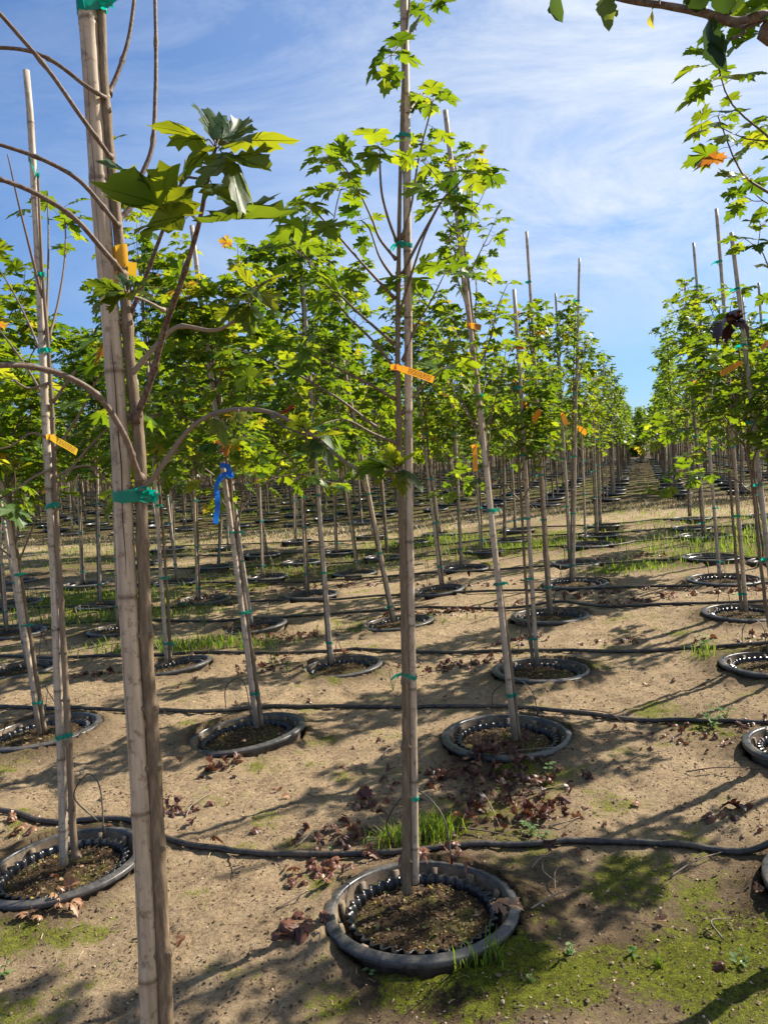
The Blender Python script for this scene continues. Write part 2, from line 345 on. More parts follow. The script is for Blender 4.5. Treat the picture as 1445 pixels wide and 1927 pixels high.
def add_leaf(mb, base, d, up, size, ls, var, mi=0, pet=0.0, rs=rng, wid=1.0):
    d = np.asarray(d, float); d /= np.linalg.norm(d)+1e-9
    up = up-d*(up@d); up /= np.linalg.norm(up)+1e-9; s = np.cross(d, up)
    T, f = rs.choice(ls); w_ = rs.uniform(.85, 1.1)*wid
    if pet > 0:
        q = base+d*pet*0.5+np.array([0, 0, pet*0.10]); b2 = base+d*pet
        tube(mb, [base, q, b2], [0.0011, 0.0009, 0.0009], 3, 0.2, 1, False); base = b2
    V = base+(T[:, :1]*s*w_+T[:, 1:2]*d+T[:, 2:3]*up)*size
    mb.add(V, f, var, mi); return V
def rvec(rs, s): return np.array([rs.gauss(0, s), rs.gauss(0, s), rs.gauss(0, s)])
def leafvar(rs):
    x = rs.random()
    if x < .004: return rs.uniform(.96, 1.0)
    return min(.93, max(0, rs.gauss(.48, .22)))
def leaves_along(mb, path, rs, ls, size, t0=0.3, gap=0.085, pet=0.06, mi=0, cluster=4, trunk=None, var=None):
    path = np.asarray(path); seg = np.linalg.norm(np.diff(path, axis=0), axis=1); cum = np.r_[0, np.cumsum(seg)]; Lt = cum[-1]
    s = Lt*t0+rs.uniform(0, gap); k = 0
    def at(s):
        return np.array([np.interp(s, cum, path[:, i]) for i in range(3)])
    ph = rs.uniform(0, math.pi)
    while s < Lt:
        p = at(s); t = at(min(Lt, s+.02))-at(max(0, s-.02)); t /= np.linalg.norm(t)+1e-9
        a = np.cross(t, [0, 0, 1.0]); a /= np.linalg.norm(a)+1e-9; b = np.cross(a, t)
        an = ph+k*math.pi/2
        for sg in (1, -1):
            if rs.random() < 0.12: continue
            side = (math.cos(an)*a+math.sin(an)*b)*sg
            d = side*0.9+t*0.45+rvec(rs, .22); d[2] = d[2]*0.5-rs.uniform(0.0, .45)
            up = np.array([0, 0, 1.0])+rvec(rs, .32)+side*0.15
            add_leaf(mb, p, d, up, size*rs.uniform(.7, 1.15), ls, (var or leafvar)(rs), mi, pet*rs.uniform(.6, 1.3), rs)
        s += gap*rs.uniform(.7, 1.3); k += 1
    p = path[-1]; t = path[-1]-path[-2]; t /= np.linalg.norm(t)+1e-9; ph = rs.uniform(0, 6)
    for j in range(cluster):
        an = ph+j*2*math.pi/cluster; d = np.array([math.cos(an), math.sin(an), -rs.uniform(.0, .5)])+t*0.5
        up = np.array([0, 0, 1.0])+rvec(rs, .3)
        add_leaf(mb, p, d, up, size*rs.uniform(.6, 1.0), ls, (var or leafvar)(rs), mi, pet*.7, rs)

# ------------------------------------------------------------------ procedural trees (local space, base at origin)
def trunk_path(rs, H, off):
    n = 22; z = np.linspace(0, H, n); x = off[0]+np.cumsum(nr.normal(0, .0028, n)); y = off[1]+np.cumsum(nr.normal(0, .0028, n))
    x -= (x[-1]-off[0])*np.linspace(0, 1, n); y -= (y[-1]-off[1])*np.linspace(0, 1, n)
    return np.column_stack([x, y, z])
def trunk_mesh(path, r0, r1, n=8, mb=None, knots=True):
    mb = mb or MB(); seg = np.linspace(0, 1, 60); cum = np.linspace(0, 1, len(path))
    pp = np.column_stack([np.interp(seg, cum, path[:, i]) for i in range(3)])
    rad = r0+(r1-r0)*seg; rad[0] *= 1.35; rad[1] *= 1.1
    if knots:
        k = 4
        while k < 58:
            rad[k] *= 1.22; k += rng.choice([5, 6, 7, 8])
    tube(mb, pp, rad, n, 0.5, 0, True, 0.03); return mb, pp
def make_maple(name, seed, H=2.95, crown0=1.3, off=(.031, .0), ls=LS_HI, lsize=.115, nb=11, dens=1.0, far=False, leafmat=None, barkmat=None, spread=1.0, gap=.085, sides=8, up=0.0, topbare=False):
    rs = random.Random(seed); root = empty(name)
    tp = trunk_path(rs, H, off); mb, pp = trunk_mesh(tp, .0138 if not far else .02, .0045, sides)
    tw = MB(); lf = MB(); h = crown0; az = rs.uniform(0, 6)
    gp = (H-crown0-.15)/nb
    for i in range(nb):
        fr = i/(nb-1)
        for sgn in (0, math.pi):
            if rs.random() > dens+.15: continue
            a = az+sgn+rs.uniform(-.3, .3)
            Lb = (.90*(1-fr)+.58*fr)*rs.uniform(.72, 1.15)*spread
            p0 = np.array([np.interp(h, tp[:, 2], tp[:, 0]), np.interp(h, tp[:, 2], tp[:, 1]), h])
            el = math.radians(rs.uniform(40, 66)+up*.7); o = np.array([math.cos(a), math.sin(a), 0])
            droop = rs.random() < .22*(1-fr)
            p1 = p0+(o*math.cos(el)+np.array([0, 0, math.sin(el)]))*Lb*.35
            e2 = el+(-.6 if droop else .12); p2 = p1+(o*math.cos(e2)+np.array([0, 0, math.sin(e2)]))*Lb*.35+rvec(rs, .02)
            e3 = e2+(-.55 if droop else .16); p3 = p2+(o*math.cos(e3)+np.array([0, 0, math.sin(e3)]))*Lb*.3+rvec(rs, .03)
            br = smoothpath([p0, p1, p2, p3], 3); rr = np.linspace(.0068 if not far else .008, .002, len(br))*(.7+.3*(1-fr))
            tube(tw, br, rr, 4 if not far else 3, np.linspace(.75, .1, len(br)), 0)
            if far:
                leaves_along(lf, br, rs, ls, lsize, .22, gap, .05 if not far else 0, 0, 3)
            else:
                leaves_along(lf, br, rs, ls, lsize, .35, gap, .055, 0, 4)
            for q in range(rs.choice([1, 2, 2, 3])):
                k = rs.randint(3, len(br)-3); sa = a+rs.choice([-1, 1])*rs.uniform(.5, 1.1); Ls = rs.uniform(.14, .36)*Lb
                e = math.radians(rs.uniform(10, 60)); d = np.array([math.cos(sa)*math.cos(e), math.sin(sa)*math.cos(e), math.sin(e)])
                sp = smoothpath([br[k], br[k]+d*Ls*.5, br[k]+d*Ls+np.array([0, 0, .03])], 2)
                tube(tw, sp, np.linspace(.003, .0015, len(sp)), 3, .15, 0)
                leaves_along(lf, sp, rs, ls, lsize, .3, gap, .05 if not far else 0, 0, 3)
        h += gp; az += math.pi/2+rs.uniform(-.2, .2)
    if not topbare:
        top = tp[-1]; leaves_along(lf, np.array([tp[-4], tp[-3], tp[-2], top]), rs, ls, lsize*.8, .0, .09, .04, 0, 4)
    trunk = mb.build('trunk', barkmat or M_BARK, root)
    if tw.n: tw.build('branches', M_TWIG, root)
    lf.build('crown', [leafmat or M_LEAF, M_TWIG], root)
    return root

def bamboo_mesh(Ls, r0=.019, r1=.014, n=12, seed=0, crack=False, curve=None):
    rs = random.Random(seed); mb = MB(); zs = [0]; rad = [r0]; var = [1.0]; z = rs.uniform(.1, .3)
    def rr(z): return r0+(r1-r0)*z/Ls
    while z < Ls-.05:
        for dz, k, v in ((-.03, 1.0, 1), (-.008, 1.03, .9), (-.003, 1.10, .55), (.0, 1.02, .25), (.004, 1.08, .6), (.012, 1.02, 1), (.05, .99, 1)):
            zs.append(z+dz); rad.append(rr(z)*k); var.append(v)
        z += rs.uniform(.26, .42)
    zs.append(Ls); rad.append(rr(Ls)); var.append(1.0)
    ph = rs.uniform(0, 6); A = rs.uniform(.002, .006)
    zs = np.array(zs); pts = np.column_stack([A*np.sin(zs*1.7+ph)-A*math.sin(ph), A*np.cos(zs*2.1+ph)-A*math.cos(ph), zs])
    if curve is not None: pts = curve(zs)
    tube(mb, pts, rad, n, np.array(var), 0, True)
    return mb, pts
def tape_mesh(mb, c1, c2, r1, r2, axis_up=(0, 0, 1), hgt=.016, tails=True, seed=0, mi=0):
    """band round two neighbouring rods whose centres are c1 and c2"""
    rs = random.Random(seed); c1 = np.array(c1, float); c2 = np.array(c2, float); u = np.array(axis_up, float); u /= np.linalg.norm(u)
    d = c2-c1; d -= u*(d@u); D = np.linalg.norm(d)
    d = d/D if D > 1e-5 else np.array([1.0, 0, 0]); s = np.cross(u, d); ring = []
    for a in np.linspace(math.pi/2, 3*math.pi/2, 9): ring.append(c1+(math.cos(a)*d+math.sin(a)*s)*(r1+.0015))
    for a in np.linspace(-math.pi/2, math.pi/2, 9): ring.append(c2+(math.cos(a)*d+math.sin(a)*s)*(r2+.0015))
    ring = np.array(ring); n = len(ring); tl = [rs.uniform(-.1, .1), rs.uniform(-.1, .1)]
    lo = [p-u*hgt*(.5+.12*math.sin(i*1.3+seed))+u*tl[0]*hgt for i, p in enumerate(ring)]; hi = [p+u*hgt*(.5+.12*math.sin(i*.9+2+seed)) for i, p in enumerate(ring)]
    V = lo+hi; f = [(i, (i+1) % n, n+(i+1) % n, n+i) for i in range(n)]; mb.add(V, f, .5, mi)
    if tails:
        for q in range(2):
            b = c2+s*(-1)*(r2+.003)+d*rs.uniform(-.6, .9)*r2; ang = rs.uniform(-.9, .9); dirv = d*math.cos(ang)*rs.choice([1, -1])-u*.5+s*(-.5)
            Lt = rs.uniform(.018, .035); pts = [b, b+dirv*Lt*.5+u*.006, b+dirv*Lt]; w_ = u*hgt*.35
            V = []
            for p in pts: V += [p-w_, p+w_]
            mb.add(V, [(0, 1, 3, 2), (2, 3, 5, 4)], .5, mi)
def orient(base, top):
    d = Vector(list(np.asarray(top)-np.asarray(base))).normalized(); return Vector((0, 0, 1)).rotation_difference(d)
def place(o, base, top=None, scale=None, spin=None):
    o.location = list(base); o.rotation_mode = 'QUATERNION'
    q = orient(base, top) if top is not None else Matrix.Identity(3).to_quaternion()
    if spin is not None:
        from mathutils import Quaternion
        q = q @ Quaternion((0, 0, 1), spin)
    o.rotation_quaternion = q
    if scale is not None: o.scale = (scale if not isinstance(scale, (int, float)) else (scale,)*3)

# ------------------------------------------------------------------ pots
def make_pot(seed=0, lod=0):
    rs = random.Random(seed); root = empty('nursery_pot'); n = 96 if lod == 0 else 40
    ob = MB(); ph = rs.uniform(0, 6)
    prof = [(.272, -.12), (.285, .018), (.2942, .0420), (.3205, .0460), (.3240, .0470), (.3253, .0495), (.3255, .0580), (.3245, .0620), (.3215, .0640), (.2980, .0690), (.2920, .0685), (.2885, .0660), (.2867, .0600)]
    wv = lambda i, th: .0030*np.sin(2*th+ph)+.0015*np.sin(3*th+1)
    lathe(ob, prof[2:], n, .5, 0, wv)
    lathe(ob, [(.270, -.12), (.290, .018), (.2942, .0422)], n, .5, 1, wv)
    lathe(ob, [(.2867, .0602), (.281, .02), (.262, -.035)], n, .5, 1, wv)
    lathe(ob, [(.262, -.035), (.0, -.035)], n, .5, 1)
    # inside ribs of the socket wall
    for a in np.arange(0, 2*math.pi, math.pi/6)+ph:
        c, s = math.cos(a), math.sin(a); t = np.array([-s, c, 0])*.012
        for r_, z_ in ((.2815, .055),):
            p0 = np.array([c*.2815, s*.2815, .056]); p1 = np.array([c*.262, s*.262, -.03]); q = np.array([c, s, 0])*-.012
            ob.add([p0-t, p0+t, p1+t, p1-t, p0-t+q, p0+t+q, p1+t+q, p1-t+q], [(4, 5, 6, 7), (0, 4, 7, 3), (5, 1, 2, 6), (0, 1, 5, 4)], .5, 1)
    ob.build('outer_pot', [M_RIM, M_WALL], root)
    ib = MB(); K = 38; ni = K*(8 if lod == 0 else 2)
    amp = [0, .005, .011, .013, .012, .011, .009, .006, .002]
    pr = [(.230, -.03), (.236, .005), (.240, .032), (.244, .044), (.246, .049), (.239, .050), (.231, .038), (.227, .02), (.224, -.02)]
    def wave(i, th): 
        c = np.cos(K*th); return amp[i]*np.sign(c)*np.abs(c)**.7*(.85+.25*np.sin(3*th+ph))
    lathe(ib, pr, ni, .5, 0, wave); ib.build('inner_pot', M_INNER, root)
    sb = MB(); R_, A_ = (14, 56) if lod == 0 else (4, 20); V = [(0, 0, .033)]
    for i in range(1, R_+1):
        for j in range(A_):
            r = .2285*i/R_; a = 2*math.pi*j/A_
            z = .021+.012*(1-(r/.23)**2)+(.012*mnoise.noise((r*math.cos(a)*14, r*math.sin(a)*14, seed*3.1))+.005*mnoise.noise((r*math.cos(a)*50, r*math.sin(a)*50, seed)) if i < R_ else -.006)
            V.append((r*math.cos(a), r*math.sin(a), z))
    f = [(0, 1+j, 1+(j+1) % A_) for j in range(A_)]
    for i in range(R_-1):
        for j in range(A_):
            k = (j+1) % A_; b = 1+i*A_; f.append((b+j, b+A_+j, b+A_+k, b+k))
    sb.add(V, f, .5, 0)
    for q in range(1300 if lod == 0 else 60):
        r = .215*math.sqrt(rs.random()); a = rs.uniform(0, 6.283); p = np.array([r*math.cos(a), r*math.sin(a), .024+.012*(1-(r/.23)**2)+.012*mnoise.noise((r*math.cos(a)*14, r*math.sin(a)*14, seed*3.1))+rs.uniform(0, .005)])
        chip(sb, p, rs.uniform(.0025, .007 if rs.random() < .85 else .014), rs, 1, rs.choice([.0, .03, .06, .08, .1, .15, .2, .22, .25, .3, .35, .45, .7, .92, .97]))
    sb.build('soil', [M_SOIL, M_CHIP], root)
    return root
def chip(mb, p, s, rs, mi=0, var=None):
    a = rs.uniform(0, 6.283); d = np.array([math.cos(a), math.sin(a), rs.uniform(-.5, .5)]); e = np.array([-math.sin(a), math.cos(a), rs.uniform(-.4, .4)])*rs.uniform(.25, .8)
    u = np.array([0, 0, rs.uniform(.1, .5)])
    mb.add([p-d*s, p+e*s, p+d*s*rs.uniform(.6, 1), p-e*s, p+u*s], [(0, 1, 4), (1, 2, 4), (2, 3, 4), (3, 0, 4)], rs.random() if var is None else var, mi)
POTS = [make_pot(i) for i in range(3)]; POTS_L = [make_pot(10+i, 1) for i in range(2)]
USED = {}
def instance(proto):
    if proto.name not in USED: USED[proto.name] = 1; return proto
    return copy_tree(proto)

ORD = ['zeroth', 'nearest', 'second', 'third', 'fourth', 'fifth', 'sixth', 'seventh', 'eighth', 'ninth', 'tenth', 'eleventh', 'twelfth', 'thirteenth', 'fourteenth', 'fifteenth', 'sixteenth', 'seventeenth', 'eighteenth', 'nineteenth', 'twentieth']
ORDL = ['', 'first'] + ORD[2:]

# rows of pots, nearest first: rim centre pixel, rim width (0 = default), tilt; then stake base/top pixels and kind of tree
# (px, py, width, tilt_deg, (stake base), (stake top) or None, variant, extras)
ROWS = [
 [(120, 1608, 300, 3, (120, 1622), (50, 133), 'T4'), (792, 1685, 368, 0, (778, 1664), (758, -10), 'T1'), (1640, 1650, 0, 0, None, None, 'm')],
 [(80, 1362, 215, 3, (75, 1376), (-48, 560), 'm'), (464, 1366, 224, 5.5, (483, 1364), (362, 425), 'm'), (952, 1372, 246, 0, (968, 1386), (838, 208), 'm'), (1532, 1391, 250, 0, (1545, 1390), (1500, 60), 'm'), (2110, 1480, 0, 0, None, None, 'm')],
 [(40, 1250, 130, 2, (52, 1252), (-60, 560), 'm'), (330, 1243, 120, 6, (314, 1243), (262, 480), 'm'), (643, 1243, 153, 3, (624, 1244), (562, 428), 'm'), (1018, 1250, 187, -1, (1010, 1246), (966, 545), 'm'), (1452, 1237, 187, 0, (1467, 1236), (1374, 438), 'm'), (1830, 1290, 0, 0, None, None, 'm')],
 [(30, 1182, 100, 0, (14, 1184), (-22, 680), 'm'), (220, 1177, 108, 0, (222, 1178), (205, 620), 'm'), (480, 1171, 122, 6, (474, 1172), (395, 600), 'm'), (748, 1163, 138, 4, (742, 1168), (620, 545), 'm'), (1035, 1151, 154, 0, (1037, 1152), (990, 436), 'm'), (1400, 1143, 150, 0, (1403, 1146), (1346, 393), 'm'), (1650, 1190, 0, 0, None, None, 'm')],
 [(35, 1127, 84, 0, None, None, 'm'), (190, 1133, 90, 0, (190, 1134), (176, 620), 'm'), (385, 1122, 100, 0, (372, 1128), (355, 640), 'm'), (585, 1113, 104, 0, (577, 1113), (550, 620), 'm'), (825, 1104, 100, 5, (829, 1098), (770, 590), 'm'), (1082, 1089, 125, 0, (1078, 1089), (1090, 486), 'm'), (1362, 1083, 136, 0, (1353, 1084), (1304, 457), 'm'), (1560, 1105, 0, 0, None, None, 'm')],
 [(30, 1087, 76, 0, None, None, 'm'), (160, 1094, 86, 0, (155, 1095), (133, 640), 'm'), (332, 1090, 84, 0, (335, 1091), (282, 660), 'm'), (502, 1080, 80, 0, (493, 1081), (480, 650), 'm'), (667, 1072, 84, 0, (672, 1073), (610, 640), 'm'), (875, 1062, 93, 0, (869, 1061), (845, 620), 'm'), (1083, 1053, 92, 0, (1074, 1056), (1045, 552), 'm'), (1337, 1042, 107, 0, (1442, 1041), (1395, 560), 'm'), (1460, 1048, 100, 0, None, None, 'm')],
 [(275, 1055, 70, 0, None, None, 'm'), (407, 1061, 76, 0, (413, 1058), (432, 680), 'm'), (567, 1052, 76, 0, None, None, 'n'), (720, 1043, 74, 0, (730, 1038), (700, 660), 'm'), (914, 1032, 73, 0, (904, 1033), (884, 650), 'm'), (1107, 1019, 90, 0, (1101, 1019), (1086, 620), 'm'), (1325, 1002, 99, 0, (1326, 1003), (1287, 526), 'm'), (1470, 1000, 90, 0, None, None, 'm')],
 [(318, 1029, 66, 0, (325, 1030), (315, 680), 'm'), (494, 1039, 68, 0, None, None, 'm'), (637, 1034, 66, 0, (632, 1037), (618, 690), 'm'), (775, 1015, 66, 0, None, None, 'm'), (955, 1013, 60, 0, (951, 1014), (945, 680), 'm'), (1127, 1002, 78, 0, (1124, 1003), (1112, 700), 'm'), (1300, 988, 72, 0, None, None, 'n'), (1420, 985, 72, 0, None, None, 'm')],
 [(300, 1015, 60, 0, None, None, 'm'), (433, 1025, 60, 0, (430, 1024), (420, 700), 'm'), (560, 1014, 60, 0, (555, 1015), (545, 700), 'm'), (696, 1005, 58, 0, None, None, 'm'), (826, 1000, 62, 0, (826, 1000), (790, 690), 'm'), (973, 993, 60, 0, (970, 991), (955, 700), 'm'), (1134, 984, 64, 0, (1130, 984), (1122, 700), 'm'), (1300, 971, 71, 0, (1299, 970), (1290, 700), 'm'), (1440, 965, 70, 0, None, None, 'm')],
]
POTLIST = []
for r, row in enumerate(ROWS):
    for c, e in enumerate(row):
        g_, t = ground(e[0], e[1], .065)
        wpx = e[2]; rad = wpx*(t)/F/2 if wpx else .31
        rad = min(.335, max(.275, rad)); POTLIST.append(dict(r=r, c=c, p=g_, depth=t, rad=rad, tilt=e[3], sb=e[4], st=e[5], kind=e[6], px=e[0]))
# block behind the dry grass strip
CV = np.array([.47, 1.40]); RV = np.array([1.38, -.13])     # along a column, across
B2 = []
org = np.array([4.95, 16.9])                                   # left border of the open lane
for i in range(0, 27):
    for j in range(-26, 9):
        b = org+CV*i+RV*j+(RV*.08 if j >= 1 else 0)
        B2.append((i, j, b))
POTXY = [(d['p'][0], d['p'][1], d['rad']) for d in POTLIST]+[(b[0], b[1], .3) for i, j, b in B2 if i < 8]

# ------------------------------------------------------------------ ground sheet
def axis(lo, hi, a, b, s, gmax=14):
    x = list(np.arange(a, b+1e-6, s)); d = s; v = b
    while v < hi: d = min(d*1.075, gmax); v += d; x.append(v)
    d = s; v = a
    while v > lo: d = min(d*1.075, gmax); v -= d; x.insert(0, v)
    return np.array(x)
gx_ = axis(-420, 420, -2.6, 2.6, .021); gy_ = axis(-60, 640, 1.3, 6.4, .021)
X, Y = np.meshgrid(gx_, gy_)
def vnoise(X, Y, s, seed):
    rs = np.random.RandomState(seed); G = rs.rand(256, 256); u, v = X*s, Y*s; i, j = np.floor(u).astype(int), np.floor(v).astype(int)
    a, b = u-i, v-j; a = a*a*(3-2*a); b = b*b*(3-2*b); i0, i1, j0, j1 = i % 256, (i+1) % 256, j % 256, (j+1) % 256
    return (G[i0, j0]*(1-a)+G[i1, j0]*a)*(1-b)+(G[i0, j1]*(1-a)+G[i1, j1]*a)*b
Z = terr(X, Y)
near = np.clip(1.2-np.hypot(X, Y-3)/9, 0, 1)
Z += near*(.026*(vnoise(X, Y, 2.1, 1)-.5)+.018*(vnoise(X, Y, 7, 2)-.5)+.012*(vnoise(X, Y, 17, 3)-.5)+.013*(vnoise(X, Y, 42, 4)-.5))
damp_shade = np.full(X.shape, .10); moss = np.zeros(X.shape)
for (x0, y0, r0) in POTXY:
    if y0 > 17: continue
    sel = (np.abs(X-x0) < 1.2) & (np.abs(Y-y0) < 1.2)
    d = np.hypot(X-x0, Y-y0)
    Z[sel] = np.where(d[sel] < r0*.97, np.minimum(Z[sel], float(terr(x0, y0))-.10), Z[sel]+.028*np.exp(-((d[sel]-r0*.97)/.08)**2))
    damp_shade[sel] += .5*np.exp(-np.maximum(d[sel]-r0, 0)/.13)
def blob(arr, px, py, sx, sy, a, px2=None):
    p, _ = ground(px, py); q = np.exp(-(((X-p[0])/sx)**2+((Y-p[1])/sy)**2)); arr += a*q
for (px, py, sx, sy, a) in [(1150, 1850, .5, .20, .72), (900, 1830, .35, .16, .68), (1350, 1760, .30, .22, .75), (1420, 1880, .3, .2, .6), (1180, 1640, .4, .16, .5), (1000, 1560, .34, .3, .62), (820, 1560, .22, .14, .8), (700, 1570, .22, .12, .55),
                            (60, 1760, .25, .12, .55), (30, 1900, .25, .2, .55), (560, 1650, .15, .12, .4), (560, 1590, .2, .12, .35), (1090, 1690, .25, .12, .5), (1050, 1480, .3, .3, .40), (1250, 1340, .3, .2, .3), (700, 1860, .4, .2, .40),
                            (360, 1215, .7, .25, .7), (170, 1130, .9, .7, .75), (720, 1180, .4, .25, .45), (790, 1022, .7, .6, .9), (1000, 1028, 1, .5, .7), (1390, 1030, .8, .8, .7), (1170, 1072, .5, .3, .55), (1340, 1230, .2, .15, .4),
                            (630, 1400, .2, .15, .3), (930, 1440, .25, .2, .5), (1330, 1370, .3, .2, .4), (450, 1095, 1, .6, .45), (1400, 1230, .2, .2, .4)]:
    blob(moss, px, py, sx*(.8 if py > 1300 else 1), sy*(.85 if py > 1300 else 1), a*(1.08 if py > 1300 and px > 600 else 1)); blob(damp_shade, px, py, sx*1.2, sy*1.2, a*.45)
for (px, py, sx, sy, a) in [(450, 1500, .45, .4, -.35), (380, 1750, .5, .35, -.4), (700, 1420, .35, .3, -.25), (1250, 1480, .5, .35, -.3), (900, 1180, 1, .6, -.2), (520, 1800, .4, .2, -.25)]:
    blob(damp_shade, px, py, sx, sy, a)
# moss and grassy ground in streaks between the far rows
far_m = np.clip((Y-6)/6, 0, 1)*np.clip((40-Y)/10, 0, 1); moss += far_m*.50*vnoise(X, Y, .8, 9)+.14*vnoise(X, Y, 1.4, 12)
damp_shade += far_m*.75*vnoise(X, Y, .6, 10)*(1-.3*np.exp(-((X-.42*Y+.2)/1.2)**2))+np.clip((Y+.1*X-16.8)/1.5, 0, 1)*1.2  # last term paints tree shade into the soil colour of the back block
strip_t = Y+.1*X
stripm = np.exp(-((strip_t-15.7)/1.1)**2); damp_shade -= .3*stripm
ny, nx = X.shape
idx = np.arange(nx*ny).reshape(ny, nx)
me = bpy.data.meshes.new('ground'); V = np.column_stack([X.ravel(), Y.ravel(), Z.ravel()])
Fq = np.column_stack([idx[:-1, :-1].ravel(), idx[:-1, 1:].ravel(), idx[1:, 1:].ravel(), idx[1:, :-1].ravel()]).astype(np.int32)
me.vertices.add(len(V)); me.vertices.foreach_set('co', V.ravel()); me.loops.add(Fq.size); me.loops.foreach_set('vertex_index', Fq.ravel())
me.polygons.add(len(Fq)); me.polygons.foreach_set('loop_start', np.arange(0, Fq.size, 4, dtype=np.int32)); me.polygons.foreach_set('loop_total', np.full(len(Fq), 4, dtype=np.int32))
me.update(calc_edges=True); me.polygons.foreach_set('use_smooth', np.ones(len(Fq), bool))
for nm, ar in (('moss', moss), ('damp_shade', damp_shade)):
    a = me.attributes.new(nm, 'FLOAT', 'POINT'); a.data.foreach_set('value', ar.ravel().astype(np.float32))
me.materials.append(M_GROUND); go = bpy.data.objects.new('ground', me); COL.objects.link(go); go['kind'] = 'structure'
def zmesh(x, y):
    i = min(max(np.searchsorted(gx_, x)-1, 0), nx-2); j = min(max(np.searchsorted(gy_, y)-1, 0), ny-2)
    a = (x-gx_[i])/(gx_[i+1]-gx_[i]); b = (y-gy_[j])/(gy_[j+1]-gy_[j])
    return float((Z[j, i]*(1-a)+Z[j, i+1]*a)*(1-b)+(Z[j+1, i]*(1-a)+Z[j+1, i+1]*a)*b)
def gpt(px, py, lift=0.0):
    p, _ = ground(px, py); return np.array([p[0], p[1], zmesh(p[0], p[1])+lift])
def inpot(x, y, m=0.0):
    for a, b, r_ in POTXY:
        if abs(x-a) < .5 and abs(y-b) < .5 and math.hypot(x-a, y-b) < r_+m: return True
    return False

# ------------------------------------------------------------------ place pots, stakes, trees of the front block
print('protos')
MAPLES = [make_maple('maple_tree', 100+i, H=h, crown0=c0, nb=nb, dens=dn, lsize=ls_, spread=sp, topbare=tb) for i, (h, c0, nb, dn, ls_, sp, tb) in enumerate([
    (2.85, 1.25, 12, 1.0, .118, 1.0, False), (2.7, 1.3, 11, .9, .112, .9, False), (2.95, 1.2, 12, .95, .12, 1.1, False), (2.45, 1.3, 9, .8, .108, .8, True), (2.8, 1.35, 10, .75, .115, .95, False), (2.6, 1.2, 11, 1.0, .125, 1.05, False)])]
SIDE = [make_maple('maple_tree', 180+i, H=3.0, crown0=c0, nb=6, dens=.48, lsize=.10, spread=.62, gap=.12) for i, c0 in enumerate([2.0, 1.95])]
DENSE = [make_maple('maple_tree', 150+i, H=h, crown0=1.12, nb=13, dens=1.1, lsize=.116, spread=.95, gap=.084) for i, h in enumerate([3.0, 2.85, 2.95, 2.8, 2.6])]
SPARSE = [make_maple('maple_tree', 200+i, H=h, crown0=1.35, nb=9, dens=.66, lsize=.09, spread=.62, gap=.11, topbare=False) for i, h in enumerate([2.85, 2.7, 2.5])]
def stake_proto(i, Ls=3.05):
    mb, pts = bamboo_mesh(Ls, .0160, .0125, 10, 300+i); o = mb.build('bamboo_stake', M_BAM)
    rs = random.Random(i); hs_ = [.12+rs.uniform(0, .1), .62+rs.uniform(-.15, .15), 1.2+rs.uniform(-.1, .1), 1.75+rs.uniform(-.1, .1), 2.25+rs.uniform(-.1, .1), 2.65]
    for k, h in enumerate(hs_):
        m = MB(); q = np.array([np.interp(h, pts[:, 2], pts[:, 0]), np.interp(h, pts[:, 2], pts[:, 1]), h])
        tr = .0135+(.005-.0135)*h/2.8
        tape_mesh(m, q, np.array([.031, 0, h]), .0162-.0013*h, tr+.001, seed=i*7+k); m.build('tie_tape', M_TAPE, o)
    return o
STAKES = [stake_proto(i) for i in range(4)]
FRONT = []
KIND = {}
ntree = 0
